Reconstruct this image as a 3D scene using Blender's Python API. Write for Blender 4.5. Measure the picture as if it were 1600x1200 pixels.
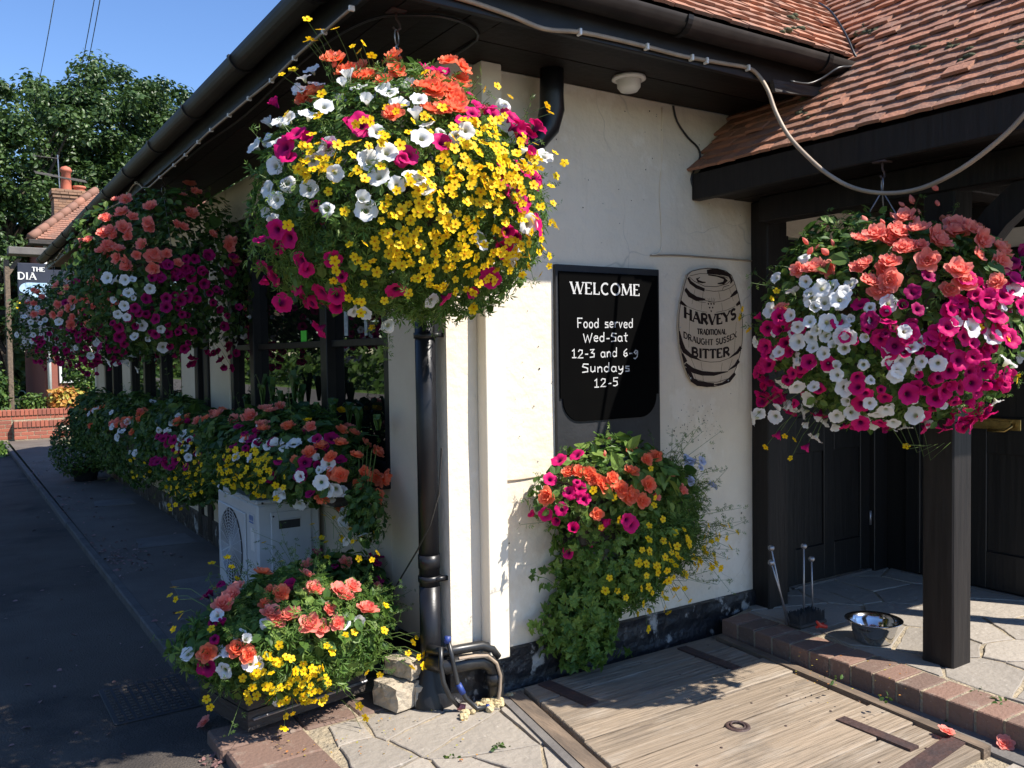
import bpy, math, random
import numpy as np
from mathutils import Vector, Matrix, Euler
random.seed(7); RNG = np.random.default_rng(7)
for o in list(bpy.data.objects): bpy.data.objects.remove(o)
SC = bpy.context.scene; COL = SC.collection
PI = math.pi
# ---------------------------------------------------------------- camera
FPX = 1350.0
YAW, PITCH, ROLL = math.radians(56.5), math.radians(-2.05), math.radians(0.85)
CAMP = np.array([-1.85690464, -3.3240173, 1.55])
cF = np.array([math.cos(YAW)*math.cos(PITCH), math.sin(YAW)*math.cos(PITCH), math.sin(PITCH)])
r0 = np.array([math.sin(YAW), -math.cos(YAW), 0]); u0 = np.cross(r0, cF)
cR = r0*math.cos(ROLL)-u0*math.sin(ROLL); cU = u0*math.cos(ROLL)+r0*math.sin(ROLL)
cam = bpy.data.objects.new('camera', bpy.data.cameras.new('camera')); COL.objects.link(cam)
cam.data.sensor_width = 36; cam.data.lens = FPX/1600*36; cam.data.clip_start = .05; cam.data.clip_end = 2000
cam.matrix_world = Matrix(((cR[0], cU[0], -cF[0], CAMP[0]), (cR[1], cU[1], -cF[1], CAMP[1]), (cR[2], cU[2], -cF[2], CAMP[2]), (0, 0, 0, 1)))
SC.camera = cam
# ---------------------------------------------------------------- light
SUN_EL = math.radians(51.1); SUN_H = np.array([.555, -.832])
SUND = np.array([SUN_H[0]*math.cos(SUN_EL), SUN_H[1]*math.cos(SUN_EL), math.sin(SUN_EL)])
W = bpy.data.worlds.new('World'); SC.world = W; W.use_nodes = True
nt = W.node_tree; bg = nt.nodes['Background']; sky = nt.nodes.new('ShaderNodeTexSky'); sky.sky_type = 'NISHITA'
sky.sun_disc = False; sky.sun_elevation = SUN_EL; sky.sun_rotation = math.atan2(SUN_H[0], SUN_H[1])
sky.air_density = 1.0; sky.dust_density = .0; sky.ozone_density = 3.5; sky.altitude = 50
hs_ = nt.nodes.new('ShaderNodeHueSaturation'); hs_.inputs['Saturation'].default_value = 1.13; hs_.inputs['Hue'].default_value = .508; nt.links.new(sky.outputs[0], hs_.inputs['Color']); nt.links.new(hs_.outputs[0], bg.inputs[0]); bg.inputs[1].default_value = .118
sun = bpy.data.objects.new('sun', bpy.data.lights.new('sun', 'SUN')); COL.objects.link(sun)
sun.data.energy = 4.9; sun.data.angle = math.radians(.5); sun.data.color = (1, .94, .85)
sun.rotation_euler = Vector(SUND).to_track_quat('Z', 'Y').to_euler()
SC.view_settings.view_transform = 'Standard'; SC.view_settings.look = 'None'; SC.view_settings.gamma = 1
SC.view_settings.exposure = .85
SC.view_settings.use_curve_mapping = False
SC.cycles.max_bounces = 6

# ---------------------------------------------------------------- measuring helpers
def ray(px, py): return cR*(px-800)/FPX - cU*(py-600)/FPX + cF
def at(px, py, ax, v):
    r = ray(px, py); i = 'xyz'.index(ax); return CAMP + r*((v-CAMP[i])/r[i])
# ---------------------------------------------------------------- mesh helpers
class MB:
    def __init__(s): s.v = []; s.f = []; s.a = []; s.n = 0
    def add(s, v, f, rnd=None):
        if rnd is None: rnd = random.random()
        v = np.asarray(v, float).reshape(-1, 3); s.v.append(v); n = s.n
        s.f += [tuple(i+n for i in q) for q in f]
        s.a.append(np.full(len(v), rnd) if np.isscalar(rnd) else np.asarray(rnd)); s.n += len(v); return s
    def hexa(s, p, rnd=None):   # 8 points: bottom 4 ccw, top 4 ccw
        return s.add(p, [(3, 2, 1, 0), (4, 5, 6, 7), (0, 1, 5, 4), (1, 2, 6, 5), (2, 3, 7, 6), (3, 0, 4, 7)], rnd)
    def box(s, x0, y0, z0, x1, y1, z1, rnd=None):
        return s.hexa([(x0, y0, z0), (x1, y0, z0), (x1, y1, z0), (x0, y1, z0), (x0, y0, z1), (x1, y0, z1), (x1, y1, z1), (x0, y1, z1)], rnd)
    def bev(s, x0, y0, z0, x1, y1, z1, b=.006, rnd=None):   # box with chamfered edges
        P = []; c = [(x0, x1), (y0, y1), (z0, z1)]
        idx = {}
        for i in (0, 1):
            for j in (0, 1):
                for k in (0, 1):
                    for a in range(3):
                        p = [c[0][i], c[1][j], c[2][k]]
                        for q, t in zip(range(3), (i, j, k)):
                            if q != a: p[q] += b if t == 0 else -b
                        idx[(i, j, k, a)] = len(P); P.append(p)
        # vertex (i,j,k,a): on face normal to axis a
        F = []
        for a in range(3):
            o = [q for q in range(3) if q != a]
            for t in (0, 1):
                q4 = []
                for (m, n) in ((0, 0), (1, 0), (1, 1), (0, 1)):
                    k = [0, 0, 0]; k[a] = t; k[o[0]] = m; k[o[1]] = n; q4.append(idx[(*k, a)])
                flip = (t == 0) ^ (a == 1); F.append(tuple(q4[::-1] if flip else q4))
        for a in range(3):      # edges along axis a
            o = [q for q in range(3) if q != a]
            for m in (0, 1):
                for n in (0, 1):
                    k0 = [0, 0, 0]; k1 = [0, 0, 0]; k0[o[0]] = k1[o[0]] = m; k0[o[1]] = k1[o[1]] = n; k1[a] = 1
                    F.append((idx[(*k0, o[0])], idx[(*k1, o[0])], idx[(*k1, o[1])], idx[(*k0, o[1])]))
        for i in (0, 1):
            for j in (0, 1):
                for k in (0, 1): F.append((idx[(i, j, k, 0)], idx[(i, j, k, 1)], idx[(i, j, k, 2)]))
        return s.add(P, F, rnd)
    def tube(s, pts, r, seg=8, caps=True, rnd=None):
        pts = [Vector(p) for p in pts]; n = len(pts); V = []; F = []
        rr = r if hasattr(r, '__len__') else [r]*n
        up = Vector((0, 0, 1)); px = None
        for i, p in enumerate(pts):
            t = (pts[min(i+1, n-1)]-pts[max(i-1, 0)]).normalized()
            if px is None:
                px = t.orthogonal().normalized()
            else:
                px = (px-t*px.dot(t)); px = px.normalized() if px.length > 1e-6 else t.orthogonal().normalized()
            py = t.cross(px)
            for k in range(seg):
                a = 2*PI*k/seg; V.append(p+(px*math.cos(a)+py*math.sin(a))*rr[i])
        for i in range(n-1):
            for k in range(seg):
                k2 = (k+1) % seg; F.append((i*seg+k, i*seg+k2, (i+1)*seg+k2, (i+1)*seg+k))
        if caps: F.append(tuple(range(seg))[::-1]); F.append(tuple((n-1)*seg+k for k in range(seg)))
        return s.add([tuple(v) for v in V], F, rnd)
    def lathe(s, c, prof, seg=24, rnd=None):  # prof [(r,z)] about vertical axis
        V = []; F = []; n = len(prof)
        for r, z in prof:
            for k in range(seg): a = 2*PI*k/seg; V.append((c[0]+r*math.cos(a), c[1]+r*math.sin(a), c[2]+z))
        for i in range(n-1):
            for k in range(seg): k2 = (k+1) % seg; F.append((i*seg+k, i*seg+k2, (i+1)*seg+k2, (i+1)*seg+k))
        return s.add(V, F, rnd)
    def prism(s, poly, d, rnd=None):   # planar 3D polygon extruded by vector d
        n = len(poly); p = [tuple(q) for q in poly]; p2 = [tuple(np.array(q)+np.array(d)) for q in p]
        return s.add(p+p2, [tuple(range(n)), tuple(range(2*n-1, n-1, -1))]+[(i, i+n, (i+1) % n+n, (i+1) % n) for i in range(n)], rnd)
    def build(s, name, mat, parent=None, smooth=False, kind=None):
        V = np.concatenate(s.v) if s.v else np.zeros((0, 3)); A = np.concatenate(s.a) if s.a else []
        o = rawmesh(name, V, s.f, A, mat, parent, smooth)
        if kind: o['kind'] = kind
        return o
def wloc(o):
    v = np.zeros(3)
    while o: v = v+np.array(o.location); o = o.parent
    return v
def rawmesh(name, V, F, A, mat, parent=None, smooth=False):
    m = bpy.data.meshes.new(name)
    if parent is not None: V = V-wloc(parent)
    m.from_pydata(np.asarray(V).tolist(), [], F)
    at_ = m.attributes.new('rnd', 'FLOAT', 'POINT'); at_.data.foreach_set('value', np.asarray(A, dtype=np.float32))
    if smooth: m.polygons.foreach_set('use_smooth', [True]*len(m.polygons))
    m.materials.append(mat); m.update()
    o = bpy.data.objects.new(name, m); COL.objects.link(o)
    if parent is not None: o.parent = parent
    return o
def tag(o, label, cat, group=None):
    o['label'] = label; o['category'] = cat
    if group: o['group'] = group
    return o
def thing(name, label, cat, loc=(0, 0, 0), group=None):
    o = bpy.data.objects.new(name, None); COL.objects.link(o); o.location = loc; o.empty_display_size = .1
    return tag(o, label, cat, group)
# ---------------------------------------------------------------- materials
def mat_new(name):
    m = bpy.data.materials.new(name); m.use_nodes = True; n = m.node_tree.nodes; l = m.node_tree.links
    return m, n, l, n['Principled BSDF']
def ramp(n, stops):
    r = n.new('ShaderNodeValToRGB'); e = r.color_ramp.elements
    while len(e) < len(stops): e.new(.5)
    for k, (p, c) in enumerate(stops): e[k].position = p; e[k].color = (*c, 1)
    return r
def M(name, c1, c2=None, scale=4, rough=.6, bump=0, bscale=60, metal=0, stretch=(1, 1, 1), lo=.35, hi=.65, rnd=0, spec=.5, detail=6, bdist=.01):
    m, n, l, b = mat_new(name)
    tc = n.new('ShaderNodeTexCoord'); mp = n.new('ShaderNodeMapping'); mp.inputs['Scale'].default_value = stretch
    l.new(tc.outputs['Object'], mp.inputs[0])
    src = mp.outputs[0]
    if rnd:
        a = n.new('ShaderNodeAttribute'); a.attribute_name = 'rnd'; v = n.new('ShaderNodeVectorMath'); v.operation = 'ADD'
        sc = n.new('ShaderNodeMath'); sc.operation = 'MULTIPLY'; sc.inputs[1].default_value = 37.0; l.new(a.outputs['Fac'], sc.inputs[0])
        l.new(src, v.inputs[0]); l.new(sc.outputs[0], v.inputs[1]); src = v.outputs[0]
    if c2 is None: c2 = tuple(x*.8 for x in c1)
    t = n.new('ShaderNodeTexNoise'); t.inputs['Scale'].default_value = scale; t.inputs['Detail'].default_value = detail; t.inputs['Roughness'].default_value = .62
    l.new(src, t.inputs['Vector'])
    fac = t.outputs['Fac']
    if rnd:
        mx = n.new('ShaderNodeMix'); mx.data_type = 'FLOAT'; mx.inputs[0].default_value = rnd
        l.new(fac, mx.inputs[2]); l.new(a.outputs['Fac'], mx.inputs[3]); fac = mx.outputs[0]
    r = ramp(n, [(lo, c1), (hi, c2)]); l.new(fac, r.inputs[0]); l.new(r.outputs[0], b.inputs['Base Color'])
    b.inputs['Roughness'].default_value = rough; b.inputs['Metallic'].default_value = metal; b.inputs['Specular IOR Level'].default_value = spec
    if bump:
        t2 = n.new('ShaderNodeTexNoise'); t2.inputs['Scale'].default_value = bscale; t2.inputs['Detail'].default_value = 5; l.new(src, t2.inputs['Vector'])
        bp = n.new('ShaderNodeBump'); bp.inputs['Strength'].default_value = bump; bp.inputs['Distance'].default_value = bdist
        l.new(t2.outputs['Fac'], bp.inputs['Height']); l.new(bp.outputs[0], b.inputs['Normal'])
    return m
def add_overlay(m, col, scale, lo, hi, stretch=(1, 1, 1), kind='noise', seed=0, amount=1.0, rough=None):
    """blend another colour over the base where a noise (or crack) mask is high"""
    n = m.node_tree.nodes; l = m.node_tree.links; b = n['Principled BSDF']; old = b.inputs['Base Color'].links[0].from_socket
    tc = n.new('ShaderNodeTexCoord'); mp = n.new('ShaderNodeMapping'); mp.inputs['Scale'].default_value = stretch; mp.inputs['Location'].default_value = (seed*3.1, seed*1.7, seed*.9)
    l.new(tc.outputs['Object'], mp.inputs[0])
    if kind == 'crack':
        wz = n.new('ShaderNodeTexNoise'); wz.inputs['Scale'].default_value = scale*2.2; l.new(mp.outputs[0], wz.inputs['Vector'])
        vm = n.new('ShaderNodeVectorMath'); vm.operation = 'MULTIPLY_ADD'; l.new(wz.outputs['Color'], vm.inputs[0]); vm.inputs[1].default_value = (.35/scale,)*3; l.new(mp.outputs[0], vm.inputs[2])
        t = n.new('ShaderNodeTexVoronoi'); t.feature = 'DISTANCE_TO_EDGE'; t.inputs['Scale'].default_value = scale; l.new(vm.outputs[0], t.inputs['Vector']); out = t.outputs['Distance']
        r = ramp(n, [(lo, (1, 1, 1)), (hi, (0, 0, 0))])
        gate = n.new('ShaderNodeTexNoise'); gate.inputs['Scale'].default_value = scale*.9; l.new(mp.outputs[0], gate.inputs['Vector'])
        gr = ramp(n, [(.5, (0, 0, 0)), (.58, (1, 1, 1))]); l.new(gate.outputs['Fac'], gr.inputs[0])
    else:
        t = n.new('ShaderNodeTexNoise'); t.inputs['Scale'].default_value = scale; t.inputs['Detail'].default_value = 7; t.inputs['Roughness'].default_value = .65; l.new(mp.outputs[0], t.inputs['Vector']); out = t.outputs['Fac']
        r = ramp(n, [(lo, (0, 0, 0)), (hi, (1, 1, 1))])
    l.new(out, r.inputs[0]); fac = r.outputs[0]
    mu = n.new('ShaderNodeMath'); mu.operation = 'MULTIPLY'; mu.inputs[1].default_value = amount; l.new(fac, mu.inputs[0]); fac = mu.outputs[0]
    if kind == 'crack':
        m2 = n.new('ShaderNodeMath'); m2.operation = 'MULTIPLY'; l.new(fac, m2.inputs[0]); l.new(gr.outputs[0], m2.inputs[1]); fac = m2.outputs[0]
    mx = n.new('ShaderNodeMix'); mx.data_type = 'RGBA'; l.new(fac, mx.inputs[0]); l.new(old, mx.inputs[6]); mx.inputs[7].default_value = (*col, 1); l.new(mx.outputs[2], b.inputs['Base Color'])
    return m
def leafmat(name, stops, trans=.35, attr='rnd', rough=.5, tcol=1.0, spec=.4):
    m, n, l, b = mat_new(name)
    a = n.new('ShaderNodeAttribute'); a.attribute_name = attr; r = ramp(n, stops); l.new(a.outputs['Fac'], r.inputs[0])
    l.new(r.outputs[0], b.inputs['Base Color']); b.inputs['Roughness'].default_value = rough; b.inputs['Specular IOR Level'].default_value = spec
    t = n.new('ShaderNodeBsdfTranslucent'); l.new(r.outputs[0], t.inputs[0])
    mx = n.new('ShaderNodeMixShader'); mx.inputs[0].default_value = trans; l.new(b.outputs[0], mx.inputs[1]); l.new(t.outputs[0], mx.inputs[2])
    l.new(mx.outputs[0], n['Material Output'].inputs[0]); return m
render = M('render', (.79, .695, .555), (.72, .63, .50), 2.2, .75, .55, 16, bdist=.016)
add_overlay(render, (.50, .45, .38), 1.3, .58, .80, (1, 1, .5), amount=.4)
add_overlay(render, (.86, .79, .68), 2.6, .56, .60, (1, 1, .8), amount=.45, seed=11)
add_overlay(render, (.45, .38, .28), 2.2, .62, .74, (3.5, 3.5, .35), amount=.35, seed=13)
add_overlay(render, (.42, .38, .32), 1.5, .0, .005, kind='crack', amount=.55)
add_overlay(render, (.16, .14, .12), 95, .735, .75, amount=.7)
add_overlay(render, (.42, .45, .45), 9, .70, .74, (1, 1, .6), seed=3, amount=.5)
cream = M('cream_paint', (.80, .72, .585), (.74, .66, .53), 3, .5, .08, 40)
add_overlay(cream, (.40, .36, .30), 6, .68, .85, (1, 1, .25), amount=.4)
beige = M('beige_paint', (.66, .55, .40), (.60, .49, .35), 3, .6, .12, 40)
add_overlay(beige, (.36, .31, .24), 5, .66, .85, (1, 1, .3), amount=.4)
plinthm = M('tar_paint', (.010, .010, .012), (.022, .021, .024), 6, .45, .9, 18, bdist=.02)
add_overlay(plinthm, (.42, .40, .37), 7, .57, .62, (1, 1, .7), amount=.85)
add_overlay(plinthm, (.20, .17, .15), 14, .62, .68, seed=2, amount=.7)
blackwood = M('black_timber', (.010, .008, .0075), (.020, .016, .014), 5, .55, spec=.3, bump=.6, bscale=7, stretch=(6, 6, .5), bdist=.006)
blackpaint = M('black_paint', (.008, .007, .0065), (.015, .0125, .0115), 8, .45, .12, 30, spec=.35)
add_overlay(blackpaint, (.10, .09, .08), 60, .70, .74, amount=.5)
soffitm = M('soffit_boards', (.009, .0062, .005), (.016, .011, .009), 4, .6, .3, 30, rnd=.5, spec=.25)
gutterm = M('gutter_paint', (.011, .009, .008), (.022, .018, .016), 6, .58, .1, 30, spec=.3)
pipem = M('pipe_paint', (.008, .008, .010), (.014, .014, .016), 8, .36, .1, 30, spec=.4)
add_overlay(pipem, (.13, .13, .13), 60, .715, .74, amount=.6)
add_overlay(gutterm, (.06, .048, .038), 3, .58, .75, amount=.5)
tilem = M('clay_tiles', (.46, .195, .11), (.21, .115, .08), 9, .85, .5, 60, rnd=.45, lo=.15, hi=.85)
add_overlay(tilem, (.20, .17, .14), 3, .52, .72, amount=.7)
add_overlay(tilem, (.13, .12, .10), 14, .60, .70, seed=5, amount=.6)
oldtile = M('old_tiles', (.34, .155, .10), (.20, .11, .08), 4, .85, .3, 40, rnd=.5, lo=.2, hi=.8)
mossm = M('moss', (.10, .10, .05), (.05, .055, .025), 30, .95, .8, 90)
asphalt = M('asphalt', (.080, .065, .053), (.115, .096, .079), 1.2, .9, 1.0, 110, bdist=.012, spec=.25)
add_overlay(asphalt, (.16, .155, .15), 140, .66, .72, amount=.8)
add_overlay(asphalt, (.022, .022, .024), .7, .52, .62, amount=.6)
pavem = M('pavement', (.098, .080, .065), (.140, .116, .096), 2.2, .85, .5, 90)
add_overlay(pavem, (.17, .16, .15), 120, .66, .72, amount=.7)
slabm = M('concrete_slab', (.17, .155, .14), (.11, .10, .095), 3, .8, .4, 60)
kerbm = M('kerb_stone', (.115, .105, .098), (.07, .066, .06), 5, .85, .4, 50)
flagm = M('flagstone', (.36, .315, .26), (.22, .195, .165), 3.5, .85, .8, 30, rnd=.45, lo=.2, hi=.8)
add_overlay(flagm, (.20, .18, .15), 5, .56, .70, amount=.6)
add_overlay(flagm, (.55, .50, .43), 26, .62, .70, amount=.5, seed=4)
mortarm = M('mortar', (.42, .34, .225), (.26, .22, .16), 14, .95, .9, 60, bdist=.02)
add_overlay(mortarm, (.14, .13, .10), 6, .56, .66, amount=.7)
brickm = M('brick', (.23, .135, .098), (.145, .095, .073), 6, .85, .6, 60, rnd=.6, lo=.2, hi=.8)
add_overlay(brickm, (.34, .29, .23), 10, .56, .72, amount=.6); add_overlay(brickm, (.40, .34, .27), 70, .64, .70, amount=.6)
redbrick = M('red_brick', (.42, .125, .075), (.25, .085, .06), 6, .85, .4, 60, rnd=.7, lo=.15, hi=.85)
woodm = M('weathered_planks', (.345, .265, .185), (.16, .125, .09), 2.0, .88, 1.0, 3.2, stretch=(1.0, 18, 18), rnd=.38, lo=.25, hi=.80, bdist=.012)
add_overlay(woodm, (.11, .08, .06), 3, .60, .72, (1, 10, 10), amount=.75)
add_overlay(woodm, (.36, .31, .25), 2, .52, .70, (1.5, 6, 6), amount=.7, seed=2); add_overlay(woodm, (.05, .038, .03), 2.4, .66, .69, (1.0, 30, 30), amount=.8, seed=6); add_overlay(woodm, (.12, .10, .078), 2.2, .50, .72, (1, 2.0, 1), amount=.65, seed=7); add_overlay(woodm, (.44, .36, .27), 3, .56, .70, (.8, 14, 14), amount=.55, seed=9)
framewood = M('frame_timber', (.20, .145, .10), (.10, .075, .055), 2.2, .85, .9, 5, stretch=(10, 2, 10))
ironm = M('rusty_iron', (.09, .05, .042), (.05, .035, .035), 14, .65, .5, 50, metal=.2)
steel = M('steel', (.62, .62, .62), (.55, .55, .56), 5, .13, 0, metal=1)
galv = M('galvanised', (.42, .42, .44), (.30, .30, .32), 30, .42, .1, 60, metal=.8)
brass = M('brass', (.60, .42, .15), (.38, .27, .10), 20, .35, .25, 60, metal=1)
darkdoor = M('door_paint', (.0045, .0043, .0045), (.009, .0085, .0085), 4, .5, .3, 4, stretch=(8, 8, .5))
whitepaint = M('white_paint', (.80, .79, .76), (.70, .69, .66), 6, .5, .05, 40)
plastic = M('white_plastic', (.75, .73, .69), (.68, .66, .62), 6, .4)
acm = M('painted_metal', (.58, .58, .57), (.50, .50, .49), 3, .42, .03, 30)
add_overlay(acm, (.25, .23, .20), 5, .60, .80, amount=.35)
acdark = M('ac_dark', (.02, .02, .022), (.03, .03, .032), 5, .6)
blueink = M('blue_ink', (.02, .13, .42), (.02, .11, .36), 5, .5)
cableg = M('cable_cream', (.38, .29, .205), (.26, .20, .145), 10, .5)
cableb = M('cable_black', (.012, .012, .013), (.03, .03, .03), 12, .35)
bluetape = M('blue_tape', (.02, .055, .25), (.02, .04, .18), 20, .5)
pinktape = M('pink_end', (.55, .17, .17), (.42, .13, .13), 20, .5)
chalkb = M('chalkboard_face', (.0012, .0012, .0014), (.002, .002, .002), 3, .7, spec=.04)
frameb = M('board_frame', (.014, .015, .018), (.024, .025, .029), 4, .55, .15, 40)
chalk = M('chalk', (.74, .74, .74), (.30, .30, .30), 90, .9, lo=.3, hi=.75)
barrelm = M('barrel_board', (.60, .48, .35), (.54, .42, .30), 5, .55)
barrelink = M('barrel_ink', (.016, .007, .007), (.022, .010, .009), 20, .6, spec=.15)
stonem = M('rough_stone', (.52, .44, .33), (.36, .30, .22), 5, .85, .8, 25, rnd=.3, bdist=.02)
foamm = M('foam', (.62, .50, .28), (.45, .36, .2), 25, .9, .9, 40, bdist=.02)
glassm = M('window_glass', (.004, .004, .004), (.005, .005, .005), 1, .012, spec=.5); glassm.node_tree.nodes['Principled BSDF'].inputs['IOR'].default_value = 2.1
soilm = M('basket_liner', (.035, .028, .018), (.06, .045, .03), 20, .95, .9, 60)
trough = M('trough_wood', (.060, .048, .040), (.030, .025, .022), 3, .7, .7, 6, stretch=(2, 2, 18))
netm = M('grille_wire', (.10, .10, .105), (.07, .07, .075), 5, .5)
notegreen = M('green_note', (.10, .62, .04), (.09, .55, .035), 5, .7)
stickerm = M('sticker', (.42, .45, .44), (.20, .24, .25), 26, .5, stretch=(1, 1, 1.6))
redpl = M('red_plastic', (.70, .05, .03), (.6, .04, .03), 10, .4)
barkm = M('bark', (.10, .075, .055), (.05, .04, .03), 8, .9, .8, 20)
grassm = M('grass', (.14, .24, .035), (.08, .15, .02), 4, .9, .8, 60)
fieldm = M('field', (.06, .09, .03), (.09, .10, .045), .4, .95)
hillbrick = M('brown_brick', (.36, .20, .12), (.20, .12, .08), 6, .85, .4, 60, rnd=.6, lo=.2, hi=.8)
potm = M('terracotta', (.55, .16, .09), (.44, .13, .08), 8, .7)
signblue = M('sign_navy', (.022, .027, .045), (.03, .035, .055), 5, .5)
skypaint = M('picture_paint', (.55, .68, .80), (.22, .42, .62), 9, .5)
leafdark = leafmat('leaf_dark_shaded', [(0, (.022, .058, .012)), (.6, (.055, .12, .022)), (1, (.13, .20, .038))], .3)  # dark leaves; for the shaded flower masses the shade is in the colour
leafsun = leafmat('leaf_sunlit', [(0, (.04, .095, .018)), (.6, (.10, .19, .032)), (1, (.20, .29, .06))], .35)  # lighter copy for the sunlit flower masses, sunlight put into the colour
leafbid = leafmat('leaf_bidens', [(0, (.05, .115, .022)), (.6, (.115, .215, .036)), (1, (.23, .33, .075))], .35)
leafivy = leafmat('leaf_ivy', [(0, (.06, .13, .02)), (.6, (.13, .23, .034)), (1, (.22, .33, .065))], .38)
leaftree = leafmat('leaf_oak', [(0, (.024, .055, .012)), (.6, (.055, .105, .024)), (1, (.11, .175, .045))], .25, rough=.45, spec=.5)
leafhedge = leafmat('leaf_hedge', [(0, (.03, .07, .012)), (.6, (.07, .14, .02)), (1, (.14, .22, .04))], .3)
leafyel = leafmat('leaf_golden', [(0, (.45, .16, .04)), (.5, (.55, .28, .06)), (1, (.42, .42, .08))], .3)
stemm = leafmat('stem', [(0, (.07, .12, .03)), (1, (.13, .2, .05))], .1)
WHITE = leafmat('petal_white', [(0, (.42, .46, .16)), (.16, (.50, .50, .34)), (.32, (.80, .80, .78)), (1, (.86, .86, .86))], .35, 'rad', .55, spec=.2)
MAG = leafmat('petal_magenta', [(0, (.06, .002, .03)), (.2, (.20, .004, .09)), (.42, (.60, .007, .135)), (1, (.73, .012, .185))], .35, 'rad', .55, spec=.15)
PUR = leafmat('petal_purple', [(0, (.04, .002, .03)), (.2, (.12, .003, .055)), (.42, (.34, .005, .095)), (1, (.42, .008, .125))], .35, 'rad', .55, spec=.15)
YEL = leafmat('petal_yellow', [(0, (.55, .20, .005)), (.2, (.70, .30, .006)), (.34, (.88, .56, .008)), (1, (.92, .62, .012))], .3, 'rad', .5, spec=.2)
COR = leafmat('petal_coral', [(0, (.90, .30, .06)), (.35, (.97, .22, .10)), (1, (.98, .30, .17))], .4, 'rad', .5, spec=.2)
PNK = leafmat('petal_salmon', [(0, (.90, .26, .12)), (.35, (.95, .25, .18)), (1, (.97, .37, .30))], .4, 'rad', .5, spec=.2)
BLU = leafmat('petal_pale_blue', [(0, (.35, .38, .55)), (1, (.58, .64, .86))], .35, 'rad', .55, spec=.2)

# ---------------------------------------------------------------- the setting
def sheet(name, mat, poly, z, cuts=None):
    mb = MB(); mb.add([(x, y, z) for x, y in poly], [tuple(range(len(poly)))]); o = mb.build(name, mat); o['kind'] = 'structure'; return o
sheet('ground', fieldm, [(-400, -400), (400, -400), (400, 400), (-400, 400)], -.075)
sheet('road', asphalt, [(-13, -60), (-.80, -60), (-.80, 14.6), (-1.05, 90), (-13, 90)], -.052)
sheet('yard', slabm, [(-.80, -60), (40, -60), (40, .5), (-.80, .5)], -.060)
mb = MB(); mb.add([(-.86, 1.30, 0), (0.02, 1.30, 0), (.02, 15.8, 0), (-.80, 15.8, 0)], [(0, 1, 2, 3)])
mb.add([(-.86, 1.30, 0), (-.86, 1.30, -.07), (.02, 1.30, -.07), (.02, 1.30, 0)], [(0, 1, 2, 3)]); pv = mb.build('pavement', pavem); pv['kind'] = 'structure'
mb = MB()
y = 1.31
while y < 15.7:
    L = .9; mb.bev(-.905+.003*random.uniform(-1, 1), y, -.10, -.845, min(y+L-.008, 15.79), .004, .008); y += L
kb = mb.build('kerb', kerbm); kb['kind'] = 'structure'
mb = MB()
for (x0, y0, x1, y1) in [(-.62, 2.42, -.03, 2.95), (-.55, 4.2, -.1, 4.6), (-.55, 6.6, -.15, 7.0), (-.5, 8.9, -.1, 9.3)]:
    mb.hexa([(x0, y0, .001), (x1, y0-.05, .001), (x1, y1, .001), (x0+.05, y1, .001), (x0, y0, .006), (x1, y0-.05, .006), (x1, y1, .006), (x0+.05, y1, .006)])
ps = mb.build('pavement_patch', slabm); ps['kind'] = 'structure'

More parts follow.
